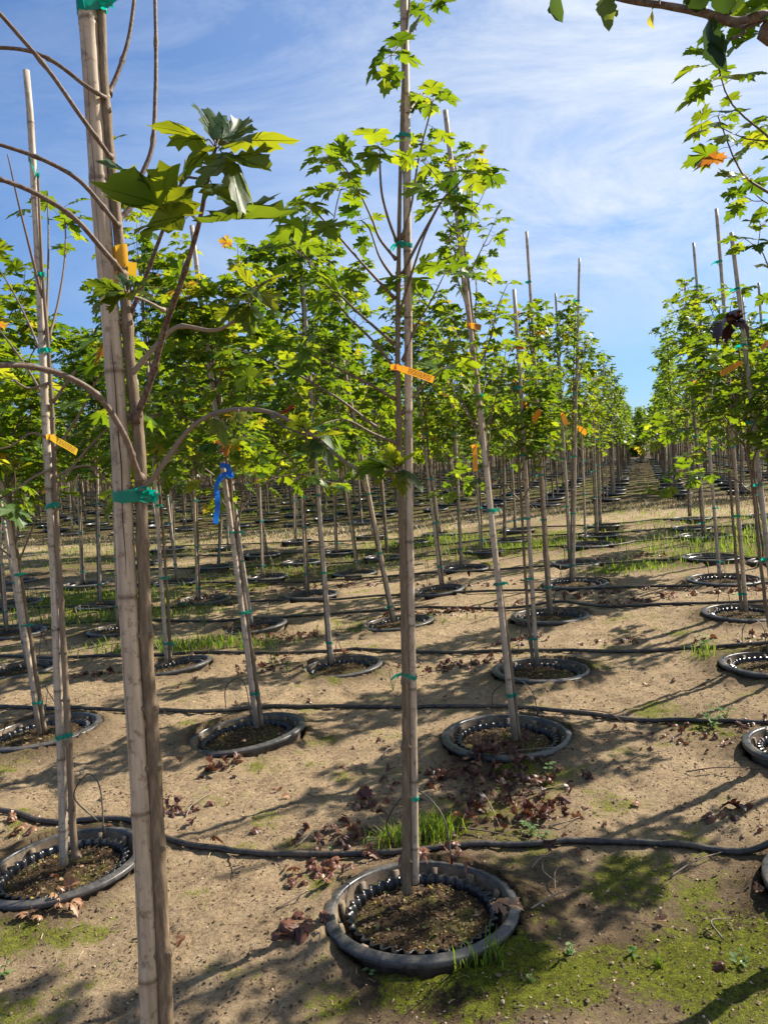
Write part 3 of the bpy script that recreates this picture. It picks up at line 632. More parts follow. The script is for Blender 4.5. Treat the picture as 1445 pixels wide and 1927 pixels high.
for d in POTLIST:
    r, c = d['r'], d['c']; on = -60 < d['px'] < 1500
    p = d['p']; o = instance(POTS[ntree % 3] if r < 5 else POTS_L[ntree % 2]); ntree += 1
    z0 = float(terr(p[0], p[1])); 
    o.location = (p[0], p[1], z0-(.038 if d['kind'] == 'T1' else .036)); o.rotation_mode = 'XYZ'; s_ = d['rad']/.325
    o.scale = (s_, s_, 1.0+.15*rng.random()); o.rotation_euler = (math.radians(-3.4 if d['kind'] == 'T1' else rng.uniform(-2.6, .2)), -math.radians(d['tilt']), 0)
    o.rotation_euler[2] = rng.uniform(-.3, .3) if d['tilt'] == 0 else 0
    rowname = ORD[r+1]+' row of pots'
    o_lbl = f"round black plastic nursery pot sunk in soil, {rowname}, {ORDL[c+1]} from the left"
    if r == 0: o_lbl = ["large tilted black pot of mossy soil at the lower left edge", "largest black pot in the foreground under the middle bamboo stake", "black pot hidden past the right edge of the nearest row"][c]
    tag(o, o_lbl, 'pot', 'sunken black nursery pots'); d['pot'] = o
    if d['kind'] in ('T1', 'T4', 'n'): continue
    # stake
    sp_ = instance(STAKES[rng.randrange(4)])
    if d['sb'] is not None:
        b, t = ground(d['sb'][0], d['sb'][1], .03)
        top = P(d['st'][0], d['st'][1], t) if d['st'] else b+np.array([0, 0, 3.0])
    else:
        b = np.array([p[0]+rng.uniform(-.05, .05), p[1]+rng.uniform(-.05, .05), z0]); top = b+np.array([rng.uniform(-.35, .0), rng.uniform(-.15, .15), rng.uniform(2.7, 3.0)])
    b = np.array([b[0], b[1], z0+.015]); Ld = np.linalg.norm(top-b)
    spin = rng.choice([rng.uniform(.1, .9), rng.uniform(2.2, 3.0)])
    sc = Ld/3.05
    place(sp_, b, top, (1, 1, sc), spin)
    tag(sp_, f"bamboo stake with green tie tapes in the {ORD[r+1]} row, {ORDL[c+1]} from the left", 'stake', 'bamboo stakes tied to young trees')
    right_far = d['px'] > 980 and d['px'] < 1500
    lib = MAPLES
    if right_far and r >= 2: lib = [SPARSE[0], SPARSE[1], MAPLES[3]] if d['px'] > 1290 else (SPARSE if rng.random() < .8 else MAPLES)
    if d['px'] > 1500: lib = SPARSE if r > 1 else [SIDE[r]]
    if (r, c) == (1, 2): lib = [SPARSE[0]]
    if d['px'] < 900 and r >= 1: lib = DENSE if rng.random() < .75 else MAPLES
    tr = instance(lib[(r*3+c*5+rng.randrange(2)) % len(lib)])
    ts = min(1.2, max(.85, sc))*rng.uniform(.98, 1.06)
    if d['px'] > 900 and r >= 1: ts *= .95 if d['px'] < 1290 else .93
    place(tr, b, top, (1, 1, 1), spin); wx = .95 if d['px'] > 1290 else (.85 if d['px'] > 900 else .92); tr.scale = (wx, wx, ts)
    tag(tr, f"slender young maple in the {ORD[r+1]} row of pots, {ORDL[c+1]} from the left", 'tree', 'young maples in the front block')
    d['base'] = b; d['top'] = top; d['spin'] = spin; d['sc'] = sc
# ------------------------------------------------------------------ hero trees T1 (middle), T4 (left), T0 (near left)
def pxpath(pts, z): return [P(a, b, (c[0] if c else z)) for a, b, *c in pts]
def hero_rod(pts, z, r0, r1, n, mbm, sub=5):
    path = smoothpath(pxpath(pts, z), sub); return path, np.linspace(r0, r1, len(path))
def bamboo_along(path, r0, r1, seed, spacing=(.22, .34), n=20, crack=False, nodes=None):
    """culm with node rings following a world path"""
    rs = random.Random(seed); seg = np.linalg.norm(np.diff(path, axis=0), axis=1); cum = np.r_[0, np.cumsum(seg)]; Lt = cum[-1]
    S = [0]; R_ = [r0]; Vv = [1.0]; s = spacing[0]*.6; nl = nodes or []
    rr = lambda s: r0+(r1-r0)*s/Lt
    if not nl:
        while s < Lt-.05: nl.append(s); s += rs.uniform(*spacing)
    for s in nl:
        for dz, k, v in ((-.10, .985, 1), (-.03, 1.0, 1), (-.010, 1.03, .9), (-.006, 1.09, .7), (-.0015, 1.0, .1), (.002, 1.07, .35), (.0065, 1.05, .9), (.014, 1.01, 1), (.05, .99, 1)):
            S.append(s+dz); R_.append(rr(s)*k); Vv.append(v)
    S.append(Lt); R_.append(rr(Lt)); Vv.append(1.0)
    o = np.argsort(S); S = np.array(S)[o]; R_ = np.array(R_)[o]; Vv = np.array(Vv)[o]
    pts = np.column_stack([np.interp(S, cum, path[:, i]) for i in range(3)])
    mb = MB(); tube(mb, pts, R_, n, Vv, 0, True); return mb, pts
def knotty(path, r0, r1, knots, n=14, rough=.025):
    seg = np.linalg.norm(np.diff(path, axis=0), axis=1); cum = np.r_[0, np.cumsum(seg)]; Lt = cum[-1]; S = np.linspace(0, Lt, int(Lt/.012))
    pp = np.column_stack([np.interp(S, cum, path[:, i]) for i in range(3)]); rad = r0+(r1-r0)*S/Lt
    for k in knots: rad = rad*(1+.26*np.exp(-((S-k)/.011)**2))+0*S
    rad *= 1+.02*np.sin(S*31)+.015*np.sin(S*77+1); mb = MB(); tube(mb, pp, rad, n, .5, 0, True, rough)
    for k in knots:      # leaf-scar buds
        for q in (-1, 1):
            i = min(len(pp)-1, int(k/Lt*len(pp))); a = np.array([q*.8, -.6, .2]); a /= np.linalg.norm(a)
            tube(mb, [pp[i]+a*rad[i]*.5, pp[i]+a*rad[i]*1.1, pp[i]+a*rad[i]*1.4+np.array([0, 0, .004])], [rad[i]*.5, rad[i]*.33, rad[i]*.08], 6)
    return mb
def leafpx(mb, base, tip, z0, z1, roll=0., ls=LS_NEAR, var=.4, pet=0.0, mi=0, wid=1.0, veins=False):
    a = P(base[0], base[1], z0); b = P(tip[0], tip[1], z1); d = b-a; s = np.linalg.norm(d); dn = d/s
    ref = np.array([0, 0, 1.0])-dn*dn[2]; ref /= np.linalg.norm(ref)+1e-9; sd_ = np.cross(dn, ref); up = ref*math.cos(roll)+sd_*math.sin(roll)
    if pet: tube(mb, smoothpath([a, a+d*pet*.5+np.array([0, 0, .006]), a+d*pet], 3), .0013, 4, .25, 1, False); a = a+d*pet; s *= (1-pet)
    T = add_leaf(mb, a, dn, up, s, ls, var, mi, 0, rng, wid)
    if veins:
        V = T; n = (len(V)-1)//3
        for k in (2, 8, 10, 20, n-1, n-7, n-9):
            for e in (.0004, -.0004):
                tube(mb, np.array([V[1], V[1+2*n+k]*.7+V[1]*.3, V[1+n+k]*.5+V[1+2*n+k]*.5, V[1+n+k], V[1+k]*.85+V[1+n+k]*.15])+up*e*.6, [.00042, .00036, .0003, .00022, .0001], 3, min(1, var+.35), 0, False)

# ---- T0: near tree at the left
Z0 = 1.40
t0 = empty('maple_tree', list(gpt(300, 2300)[:3])); b0 = P(318, 1927, Z0)
# trunk continues below the frame down to the ground
trk = [(332, 2330), (318, 2050), (313, 1927), (303, 1700), (289, 1400), (278, 1250), (272, 1100), (268, 1000), (264, 850), (247, 700), (235, 550), (219, 400), (200, 200), (193, 60), (188, -260)]
path = smoothpath(pxpath(trk, Z0), 6); b0 = path[0].copy(); t0.location = (0, 0, 0)
base0 = np.array([b0[0], b0[1], zmesh(b0[0], b0[1])])
def localise(o, base):
    """move an object's origin to base, keeping its mesh in place"""
    me = o.data; me.transform(Matrix.Translation(Vector(list(-np.asarray(base))))); return o
t0.location = list(base0)
sel = path[:, 2] > base0[2]-.03; path = path[sel]
km = [.35, .52, .715, .86, .965, 1.10, 1.27, 1.36, 1.50, 1.66, 1.76, 1.9, 2.05]
localise(knotty(path, .0150, .0068, km).build('trunk', M_BARKG, t0), base0)
BR0 = [([(201, 183), (192, 180), (160, 160), (100, 115), (40, 93), (-60, 88)], .0042, .003, 1.40, 1.30, .35), ([(208, 296), (190, 270), (150, 215), (90, 130), (0, 25), (-60, -40)], .0042, .0034, 1.37, 1.2, .45),
       ([(204, 178), (225, 130), (245, 60), (260, -60)], .0045, .0035, 1.41, 1.45, .35), ([(221, 424), (208, 406), (150, 340), (80, 300), (0, 272), (-60, 255)], .0046, .003, 1.38, 1.25, .35),
       ([(231, 516), (222, 502), (190, 465), (140, 410), (70, 365), (0, 337), (-60, 320)], .0052, .0034, 1.38, 1.2, .4), ([(264, 900), (252, 868), (235, 820), (190, 750), (130, 710), (60, 690), (0, 688), (-80, 700)], .0060, .0040, 1.38, 1.15, .6),
       ([(221, 416), (247, 388), (265, 335), (287, 275), (293, 180), (294, 80), (291, -60)], .0052, .0036, 1.41, 1.5, .4), ([(238, 612), (274, 523), (306, 436), (343, 343), (372, 335)], .0042, .002, 1.41, 1.3, .1),
       ([(253, 792), (283, 720), (310, 620), (345, 520), (375, 420), (392, 330), (406, 278)], .0062, .0026, 1.39, 1.12, .05), ([(248, 706), (262, 688), (290, 655), (335, 615), (400, 622), (440, 605), (470, 570), (482, 540)], .0056, .002, 1.40, 1.35, 1.0),
       ([(309, 584), (275, 566), (236, 552)], .0028, .0016, 1.33, 1.25, .9), ([(266, 924), (300, 885), (350, 815), (400, 780), (460, 770), (520, 780), (590, 820), (650, 870), (690, 890), (735, 886), (750, 880)], .0050, .0018, 1.39, 1.22, .75),
       ([(512, 782), (540, 805), (580, 820)], .002, .0014, 1.3, 1.24, .1), ([(343, 343), (350, 300)], .0022, .0014, 1.3, 1.32, .1)]
for pts, r0_, r1_, za, zb, v in BR0:
    n_ = len(pts); pw = smoothpath([P(a, b, za+(zb-za)*i/(n_-1)) for i, (a, b) in enumerate(pts)], 7); m = MB()
    rad = np.linspace(r0_, r1_, len(pw)); 
    for k in range(9, len(pw)-2, 13): rad[k] *= 1.35
    rad[0] *= 1.9; rad[1] *= 1.4; tube(m, pw, rad, 8, np.linspace(v, v*.7, len(pw)), 0, True, .04)
    o = localise(m.build('branch', M_TWIG, t0), base0)
lm = MB()
LP = [  # base, tip, z base, z tip, roll, var
 ((404, 276), (282, 208), 1.12, 1.08, .5, .55), ((405, 275), (405, 205), 1.12, 1.2, 1.15, .15), ((407, 276), (470, 222), 1.12, 1.2, 1.2, .2), ((410, 278), (562, 232), 1.12, 1.05, .35, .6), ((408, 280), (478, 352), 1.12, 1.02, -.5, .35),
 ((404, 280), (310, 318), 1.12, 1.07, .7, .5), ((430, 292), (512, 322), 1.1, 1.04, 1.0, .3),
 ((371, 416), (165, 338), 1.18, 1.02, .45, .5), ((371, 412), (228, 402), 1.18, 1.06, .9, .45), ((300, 380), (200, 270), 1.15, 1.04, -1.0, .05), ((374, 416), (560, 402), 1.18, 1.08, .85, .1), ((392, 345), (445, 372), 1.15, 1.08, .5, .8), ((392, 345), (340, 365), 1.15, 1.1, .8, .3),
 ((236, 552), (160, 560), 1.25, 1.18, .6, .35), ((236, 552), (150, 520), 1.25, 1.2, 1.1, .1), ((238, 552), (205, 590), 1.25, 1.2, .2, .1), ((240, 550), (285, 540), 1.25, 1.2, .5, .75), ((246, 545), (295, 505), 1.25, 1.24, .9, .4), ((236, 548), (230, 510), 1.25, 1.28, .5, .0),
 ((480, 545), (440, 500), 1.36, 1.34, .5, .6), ((480, 545), (535, 505), 1.36, 1.34, .6, .7), ((478, 550), (425, 560), 1.36, 1.3, .7, .5), ((482, 545), (520, 590), 1.36, 1.3, .3, .6), ((465, 575), (400, 590), 1.36, 1.3, 1.0, .1), ((470, 570), (465, 620), 1.36, 1.3, .3, .1), ((445, 600), (395, 560), 1.37, 1.33, .9, .5),
 ((575, 812), (545, 770), 1.28, 1.24, .7, .55), ((578, 812), (625, 785), 1.27, 1.24, .6, .75), ((590, 820), (650, 815), 1.27, 1.22, .4, .7), ((590, 822), (585, 870), 1.26, 1.22, .2, .05), ((600, 828), (632, 868), 1.26, 1.2, -.4, .15),
 ((735, 886), (655, 845), 1.22, 1.16, 1.0, .0), ((745, 882), (735, 825), 1.22, 1.2, .2, .7), ((748, 882), (782, 852), 1.22, 1.18, .5, .8), ((748, 884), (760, 925), 1.22, 1.18, .1, .5), ((750, 882), (802, 905), 1.22, 1.16, -.4, .15), ((740, 886), (700, 905), 1.22, 1.18, .6, .45),
 ((450, 775), (435, 800), 1.3, 1.28, .3, .6), ((400, 782), (430, 830), 1.33, 1.3, .4, .5), ((228, 408), (238, 300), 1.55, 1.5, .5, .8), ((190, 275), (240, 250), 1.6, 1.6, .7, .8)]
for (a, b, za, zb, ro, v) in LP: leafpx(lm, a, b, za, zb, ro*.5, LS_NEAR, min(1, v*1.0+.12), .16, 0, .70, True)
localise(lm.build('crown', [M_LEAFNEAR, M_TWIG, M_VEIN], t0), base0)
tag(t0, 'tall near maple with mostly bare side branches, beside the thickest bamboo stake', 'tree', 'young maples in the front block')
stk = [(294, 2330), (283, 1927), (274, 1700), (259, 1400), (248, 1250), (240, 1100), (235, 1000), (228, 850), (216, 700), (206, 550), (191, 400), (177, 200), (166, 30), (150, -260)]
sp0 = smoothpath(pxpath(stk, Z0-.005), 6); sp0 = sp0[sp0[:, 2] > base0[2]-.03]; sb0 = sp0[0].copy()
seg = np.r_[0, np.cumsum(np.linalg.norm(np.diff(sp0, axis=0), axis=1))]
def s_at(path, py):
    ys = [project(p)[1] for p in path]; return float(np.interp(-py, -np.array(ys), np.r_[0, np.cumsum(np.linalg.norm(np.diff(path, axis=0), axis=1))]))
nodes = [s_at(sp0, y) for y in (1840, 1527, 1122, 700, 340, 40)]
mbx, ptsx = bamboo_along(sp0, .0172, .0160, 5, n=28, nodes=nodes)
st0 = mbx.build('bamboo_stake', M_BAMG); localise(st0, sb0); st0.location = list(sb0)
tag(st0, 'thickest cracked grey bamboo stake in the near left foreground', 'stake', 'bamboo stakes tied to young trees')
# long drying crack of the culm: thin dark groove strip following the surface towards the viewer
cm = MB()
for (ya, yb, u0) in ((1085, 640, .25), (560, 60, -.1), (1500, 1150, -.55), (1800, 1560, -.5)):
    V = []; f = []; K_ = 26
    for i in range(K_):
        y = ya+(yb-ya)*i/(K_-1); s_ = s_at(sp0, y); q = np.array([np.interp(s_, seg, sp0[:, j]) for j in range(3)])
        ang = -math.pi/2+u0+.05*math.sin(i*.7); rr_ = .0181; w_ = .05*math.sin(math.pi*(i+.5)/K_)**.5*(1 if ya in (1085,) else .45)
        for dd in (-w_, w_): V.append(q+np.array([math.cos(ang+dd)*rr_, math.sin(ang+dd)*rr_, 0]))
        if i: f.append((2*i-2, 2*i-1, 2*i+1, 2*i))
    cm.add(V, f, .5, 0)
M_CRACK = simple('bamboo_crack', (0.03, 0.018, 0.012), .9, .1)
o = cm.build('crack', M_CRACK, st0); localise(o, sb0)
def rod_at(path, py):
    ys = np.array([project(p)[1] for p in path]); return np.array([np.interp(-py, -ys, path[:, i]) for i in range(3)])
def tie(py, pathA, pathB, rA, rB, hgt, parent, base, seed, big=False):
    m = MB(); a = rod_at(pathA, py); b = rod_at(pathB, py-4); tape_mesh(m, a, b, rA, rB, hgt=hgt, seed=seed)
    if big:   # bow loops of the knot
        for q, (dx, dz) in enumerate([(.010, .004), (.026, -.002), (.014, -.010)]):
            c = b+np.array([dx, -rB-.004, dz]); th = np.linspace(0, 2*math.pi, 12, endpoint=False)
            V = [];
            for t_ in th: V += [c+np.array([math.cos(t_)*.013, -.004+.006*math.sin(t_*2), math.sin(t_)*.006]), c+np.array([math.cos(t_)*.012, -.010+.006*math.sin(t_*2), math.sin(t_)*.005+.004])]
            m.add(V, [(2*i, 2*i+1, (2*i+3) % 24, (2*i+2) % 24) for i in range(12)], .5, 0)
    o = m.build('tie_tape', M_TAPE, parent); localise(o, base); return o
tie(933, sp0, path, .0176, .0125, .020, st0, sb0, 3, True); tie(14, sp0, path, .0174, .009, .022, st0, sb0, 4, True)

def make_tag_strip(name, p, d, Lt, wd, up=(0, 0, 1), matl=M_ORANGE, curl=.15, loop_r=.015, printed=True, loop_c=None):
    """plastic loop-lock label: a band round the stem and a printed strip that stands off it"""
    p = np.array(p, float); d = np.array(d, float); d /= np.linalg.norm(d); up = np.array(up, float); up -= d*(up@d); up /= np.linalg.norm(up); nn = np.cross(d, up)
    m = MB(); K_ = 10; V = []
    for i in range(K_+1):
        t = i/K_; c = p+d*Lt*t+nn*curl*Lt*t*t*.5-up*curl*Lt*t*t*.3; w_ = wd*(.75 if t < .12 else 1)
        V += [c-up*w_/2, c+up*w_/2]
    m.add(V, [(2*i, 2*i+1, 2*i+3, 2*i+2) for i in range(K_)], .5, 0)
    lc = np.array(loop_c if loop_c is not None else p+nn*loop_r); V = []; n_ = 16
    for i in range(n_):
        a = 2*math.pi*i/n_; q = lc+np.array([math.cos(a), math.sin(a), 0])*loop_r; V += [q-np.array([0, 0, wd*.38]), q+np.array([0, 0, wd*.38])]
    m.add(V, [(2*i, 2*i+1, (2*i+3) % (2*n_), (2*i+2) % (2*n_)) for i in range(n_)], .5, 0)
    o = m.build(name, matl); localise(o, p); o.location = list(p)
    if printed:
        k = MB()
        for row in range(4):
            x = .34
            while x < .9:
                wl = rng.uniform(.03, .10); x1 = min(.93, x+wl)
                def q(t, s): return p+d*Lt*t+nn*curl*Lt*t*t*.5-up*curl*Lt*t*t*.3+up*wd*(.30-.2*row+s)
                for off in (.0007, -.0007): k.add([q(x, 0)+nn*off, q(x1, 0)+nn*off, q(x1, .07)+nn*off, q(x, .07)+nn*off], [(0, 1, 2, 3)], .5, 0)
                x = x1+.018
        kk = k.build('print', M_INK, o); localise(kk, p)
    return o
# wrapped yellow label on T0
y0_ = rod_at(path, 482); m = MB(); V = []
for i in range(18):
    a = 2*math.pi*i/18; V += [y0_+np.array([math.cos(a)*.0128, math.sin(a)*.0128, -.020+.006*math.sin(a)]), y0_+np.array([math.cos(a)*.0126, math.sin(a)*.0126, .017+.003*math.cos(a)])]
m.add(V, [(2*i, 2*i+1, (2*i+3) % 36, (2*i+2) % 36) for i in range(18)], .5, 0)
q = y0_+np.array([.012, -.006, -.012]); m.add([q, q+np.array([.020, -.006, -.004]), q+np.array([.017, -.006, -.030]), q+np.array([0, -.004, -.022])], [(0, 1, 2, 3)], .5, 0)
q = y0_+np.array([-.010, -.010, -.022]); m.add([q, q+np.array([.010, -.003, .0]), q+np.array([.004, -.004, -.035]), q+np.array([-.008, -.004, -.030])], [(0, 1, 2, 3)], .5, 0)
o = m.build('plant_label', M_YELLOW); localise(o, y0_); o.location = list(y0_); tag(o, 'yellow plastic label wrapped round the nearest trunk', 'label', 'plastic plant labels')

# ---- T1 : middle tree
pd = [d for d in POTLIST if d['kind'] == 'T1'][0]; _, zt = ground(768, 1680, .03)
tb, _ = ground(768, 1678, .03); ZT = zt
tpts = [(766, 1682), (765, 1640), (764, 1500), (763, 1300), (759, 1100), (755, 960), (751, 800), (748, 650), (750, 500), (752, 380), (756, 230), (760, 120), (765, 60), (770, 5), (772, -60)]
tpath = smoothpath(pxpath(tpts, ZT), 5); t1 = empty('maple_tree', list(tpath[0]))
localise(knotty(tpath, .0158, .0036, [.12, .33, .50, .72, .9, 1.08, 1.25, 1.42, 1.6, 1.78, 1.95, 2.1], 12).build('trunk', M_BARKD, t1), tpath[0])
spts = [(781, 1662), (779, 1500), (776, 1300), (772, 1100), (769, 900), (768, 600), (766, 400), (764, 200), (760, 0), (758, -40)]
spath = smoothpath(pxpath(spts, ZT+.012), 5)
mbx, pp = bamboo_along(spath, .0142, .0138, 8, (.2, .32), 18); o1 = mbx.build('bamboo_stake', M_BAM); localise(o1, spath[0]); o1.location = list(spath[0])
tag(o1, 'tallest bamboo stake in the middle of the view, standing in the largest foreground pot', 'stake', 'bamboo stakes tied to young trees')
for k, yy in enumerate((1502, 1274, 463, 258, 112)): tie(yy, spath, tpath, .0152, .0138-.002*k, .014, o1, spath[0], 20+k, False)
BR1 = [[(741, 647), (660, 575), (593, 504), (556, 455)], [(743, 562), (690, 505), (612, 417), (575, 385)], [(745, 488), (715, 450), (699, 410), (665, 340), (634, 298)], [(741, 524), (715, 485), (696, 432), (680, 415)],
       [(746, 454), (730, 410), (718, 361), (715, 305), (716, 280)], [(755, 451), (775, 380), (787, 301), (808, 217), (815, 190)], [(755, 520), (785, 460), (830, 380), (850, 360), (880, 325)], [(749, 597), (774, 516), (800, 440), (830, 380)],
       [(758, 678), (780, 620), (811, 566), (836, 516)], [(743, 751), (690, 720), (629, 690), (558, 654)], [(708, 804), (670, 775), (629, 745), (560, 705), (526, 690), (455, 658)], [(748, 700), (700, 640), (650, 590), (620, 540)],
       [(755, 780), (800, 720), (840, 690)], [(760, 100), (775, 60), (790, 30), (795, 15)], [(748, 835), (700, 815), (650, 790), (600, 800)], [(766, 215), (790, 180), (800, 175)], [(764, 60), (745, 95), (735, 105)]]
cr = MB(); rs1 = random.Random(77)
for i, pts in enumerate(BR1):
    n_ = len(pts); dz = rs1.uniform(-.35, .3) if i not in (9, 10) else -.15
    pw = smoothpath([P(a, b, ZT+dz*k/(n_-1)) for k, (a, b) in enumerate(pts)], 5); m = MB()
    rad = np.linspace(.0056, .0018, len(pw)); rad[0] *= 1.5; tube(m, pw, rad, 6, np.linspace(.45, .1, len(pw)), 0, True, .05)
    o = localise(m.build('branch', M_TWIG, t1), tpath[0])
    leaves_along(cr, pw, rs1, LS_HI, .098, .80, .08, .05, 0, 5)
    if i in (0, 1, 2, 6, 8, 9):
        k = int(len(pw)*.62); e = pw[k]+np.array([rs1.uniform(-.12, .12), rs1.uniform(-.1, .1), .10]); sp2 = smoothpath([pw[k], (pw[k]+e)/2+np.array([0, 0, .01]), e], 3)
        tube(cr, sp2, .0018, 4, .2, 1); leaves_along(cr, sp2, rs1, LS_HI, .09, .75, .06, .045, 0, 4)
for q in range(2): leaves_along(cr, tpath[-12+q*4:-8+q*4], rs1, LS_HI, .075, .5, .1, .04, 0, 2)
localise(cr.build('crown', [M_LEAF, M_TWIG], t1), tpath[0]); tag(t1, 'maple in the middle of the view rising from the largest foreground pot', 'tree', 'young maples in the front block')

# ---- T4 : left tree with bare leader (pot at the lower left)
_, zt4 = ground(120, 1622, .03)
t4p = [(149, 1616), (140, 1590), (133, 1450), (125, 1300), (114, 1100), (106, 950), (100, 800), (92, 660), (84, 560), (78, 470), (72, 330)]
tp4 = smoothpath(pxpath(t4p, zt4-.01), 5); t4 = empty('maple_tree', list(tp4[0])); localise(knotty(tp4, .0138, .0045, [.02, .2, .45, .62, .8, 1.0, 1.2, 1.4, 1.55, 1.7], 12).build('trunk', M_BARK, t4), tp4[0])
s4p = [(121, 1626), (117, 1450), (110, 1300), (103, 1100), (95, 950), (87, 800), (80, 650), (72, 480), (64, 330), (57, 210), (50, 133)]
sp4 = smoothpath(pxpath(s4p, zt4), 5); mbx, pp = bamboo_along(sp4, .0165, .0125, 9, (.22, .34), 16); o4 = mbx.build('bamboo_stake', M_BAM); localise(o4, sp4[0]); o4.location = list(sp4[0])
tag(o4, 'bamboo stake at the left with its bare tip against the blue sky', 'stake', 'bamboo stakes tied to young trees')
for k, yy in enumerate((1386, 953, 662, 520, 300)): tie(yy, sp4, tp4, .0178-.0008*k, .014-.002*k, .015, o4, sp4[0], 40+k)
BR4 = [([(88, 625), (90, 560), (92, 450), (90, 368)], .9), ([(92, 640), (112, 560), (124, 470), (121, 390)], .75), ([(80, 560), (60, 480), (35, 380), (15, 290)], .9), ([(90, 700), (60, 620), (20, 540), (-20, 480)], .75), ([(96, 770), (50, 690), (0, 620), (-40, 560)], .6), ([(98, 760), (150, 690), (190, 660), (215, 640)], .6),
       ([(102, 850), (150, 780), (180, 720), (205, 690)], .5), ([(104, 920), (160, 850), (210, 800), (260, 760)], .6), ([(103, 900), (140, 880), (175, 880), (210, 915), (225, 935)], .7), ([(100, 830), (60, 815), (20, 840), (-30, 850)], .5), ([(96, 720), (50, 730), (10, 700), (-30, 690)], .5), ([(104, 880), (60, 900), (20, 930), (-20, 940)], .4)]
cr = MB()
for i, (pts, tt) in enumerate(BR4):
    n_ = len(pts); dz = rs1.uniform(-.3, .35); pw = smoothpath([P(a, b, zt4+dz*k/(n_-1)) for k, (a, b) in enumerate(pts)], 5); m = MB(); rad = np.linspace(.006, .0022, len(pw)); rad[0] *= 1.5
    tube(m, pw, rad, 6, np.linspace(.7, .35, len(pw)), 0, True, .05); localise(m.build('branch', M_TWIG, t4), tp4[0])
    leaves_along(cr, pw, rs1, LS_HI, .11, tt, .085, .055, 0, 3 if tt < .9 else 0)
localise(cr.build('crown', [M_LEAF, M_TWIG], t4), tp4[0]); tag(t4, 'young maple at the left with bare upright shoots beside the stake against the sky', 'tree', 'young maples in the front block')

# ---- overhanging branch at the upper right corner (serrated oval leaves) and its tree just outside the frame
ob_base = np.array([1.55, 1.15, float(terr(1.55, 1.15))]); ot = empty('shade_tree', list(ob_base)); m = MB()
tp_ = smoothpath([ob_base, ob_base+np.array([.02, .03, 1.2]), ob_base+np.array([.05, .0, 2.2]), ob_base+np.array([.02, .05, 3.2])], 8); tube(m, tp_, np.linspace(.035, .015, len(tp_)), 10, .5, 0, True, .04)
localise(m.build('trunk', M_BARK, ot), ob_base); m = MB(); ZB = 1.0
bp = smoothpath([tp_[17]]+[P(1580, 40, 1.02), P(1445, 30, ZB), P(1385, 42, ZB), P(1330, 26, ZB), P(1260, 12, ZB+.01), P(1170, -2, ZB+.02), P(1080, -28, ZB+.03)], 6)
tube(m, bp, np.linspace(.009, .0032, len(bp)), 8, np.linspace(.5, .2, len(bp)), 0, True, .06)
for (a, b, c) in [((1385, 42), (1400, 60), (1372, 75)), ((1445, 28), (1425, 45), (1400, 52))]: tube(m, smoothpath([P(*a, ZB), P(*b, ZB), P(*c, ZB)], 4), .002, 5, .1)
tube(m, smoothpath([P(1375, 50, ZB), P(1395, 49, ZB-.01), P(1410, 42, ZB)], 4), .0016, 5, .4)
localise(m.build('branch', M_TWIG, ot), ob_base); m = MB()
for (a, b, za, zb, ro, v) in [((1332, 28), (1330, 122), 1.0, .98, .9, .1), ((1345, 60), (1352, 110), .99, .97, .4, .0), ((1228, 12), (1222, 52), 1.01, 1.0, 1.0, 1.0), ((1135, -12), (1145, 38), 1.0, .98, .2, .8), ((1150, -8), (1160, 32), 1.0, 1.0, .6, .7), ((1050, -40), (1032, 24), 1.0, .98, .5, .3),
                              ((1290, 18), (1320, -30), 1.0, .98, .3, .1), ((1330, 24), (1290, -30), 1.0, .96, .2, .05), ((1370, 35), (1350, -40), 1.0, .95, .1, .1), ((1372, 32), (1410, -30), 1.0, .97, .4, .5), ((1400, 38), (1450, -10), 1.0, .97, .3, .2), ((1420, 35), (1480, 20), 1.0, .98, .9, .6), ((1240, 8), (1240, -50), 1.0, 1.0, .6, .3), ((1195, 0), (1170, -60), 1.0, 1.0, .6, .3)]:
    leafpx(m, a, b, za, zb, ro, LS_OVN, v, .1)
rs2 = random.Random(5)
for q in range(16):
    k = rs2.randint(10, len(tp_)-1); a = rs2.uniform(-1.2, 1.2); e = tp_[k]+np.array([math.cos(a)*.6, math.sin(a)*.5, rs2.uniform(.1, .5)]); sp2 = smoothpath([tp_[k], (tp_[k]+e)/2+np.array([0, 0, .06]), e], 5)
    tube(m, sp2, np.linspace(.006, .002, len(sp2)), 4, .2, 1); leaves_along(m, sp2, rs2, LS_OVN, .085, .2, .06, .01, 0, 3)
M_SHADELEAF = leaf_material('serrated_leaf', [(0.0, (0.015, 0.035, 0.015)), (0.8, (0.05, 0.09, 0.02)), (1.0, (0.30, 0.26, 0.03))], [(0.0, (0.04, 0.075, 0.01)), (0.7, (0.16, 0.24, 0.02)), (1.0, (0.85, 0.70, 0.05))], .45)
localise(m.build('crown', [M_SHADELEAF, M_TWIG], ot), ob_base)
tag(ot, 'dark overhanging branch with serrated oval leaves in the upper right corner', 'tree')
# curled dead leaf cluster caught in the right-hand maple
m = MB()
for (a, b, ro) in [((1380, 602), (1334, 598), .3), ((1380, 602), (1352, 622), .2), ((1382, 602), (1404, 584), .5), ((1382, 606), (1418, 614), .3)]:
    leafpx(m, a, b, 3.2, 3.15, ro, make_leafset(H1, True, 2, int(ro*9), 2.5), .0, 0)
dp = P(1385, 600, 3.2); o = m.build('dead_leaf_cluster', [M_DRY, M_TWIG]); localise(o, dp); o.location = list(dp); tag(o, 'dark dead curled leaf cluster hanging in the right maple', 'dead leaf')

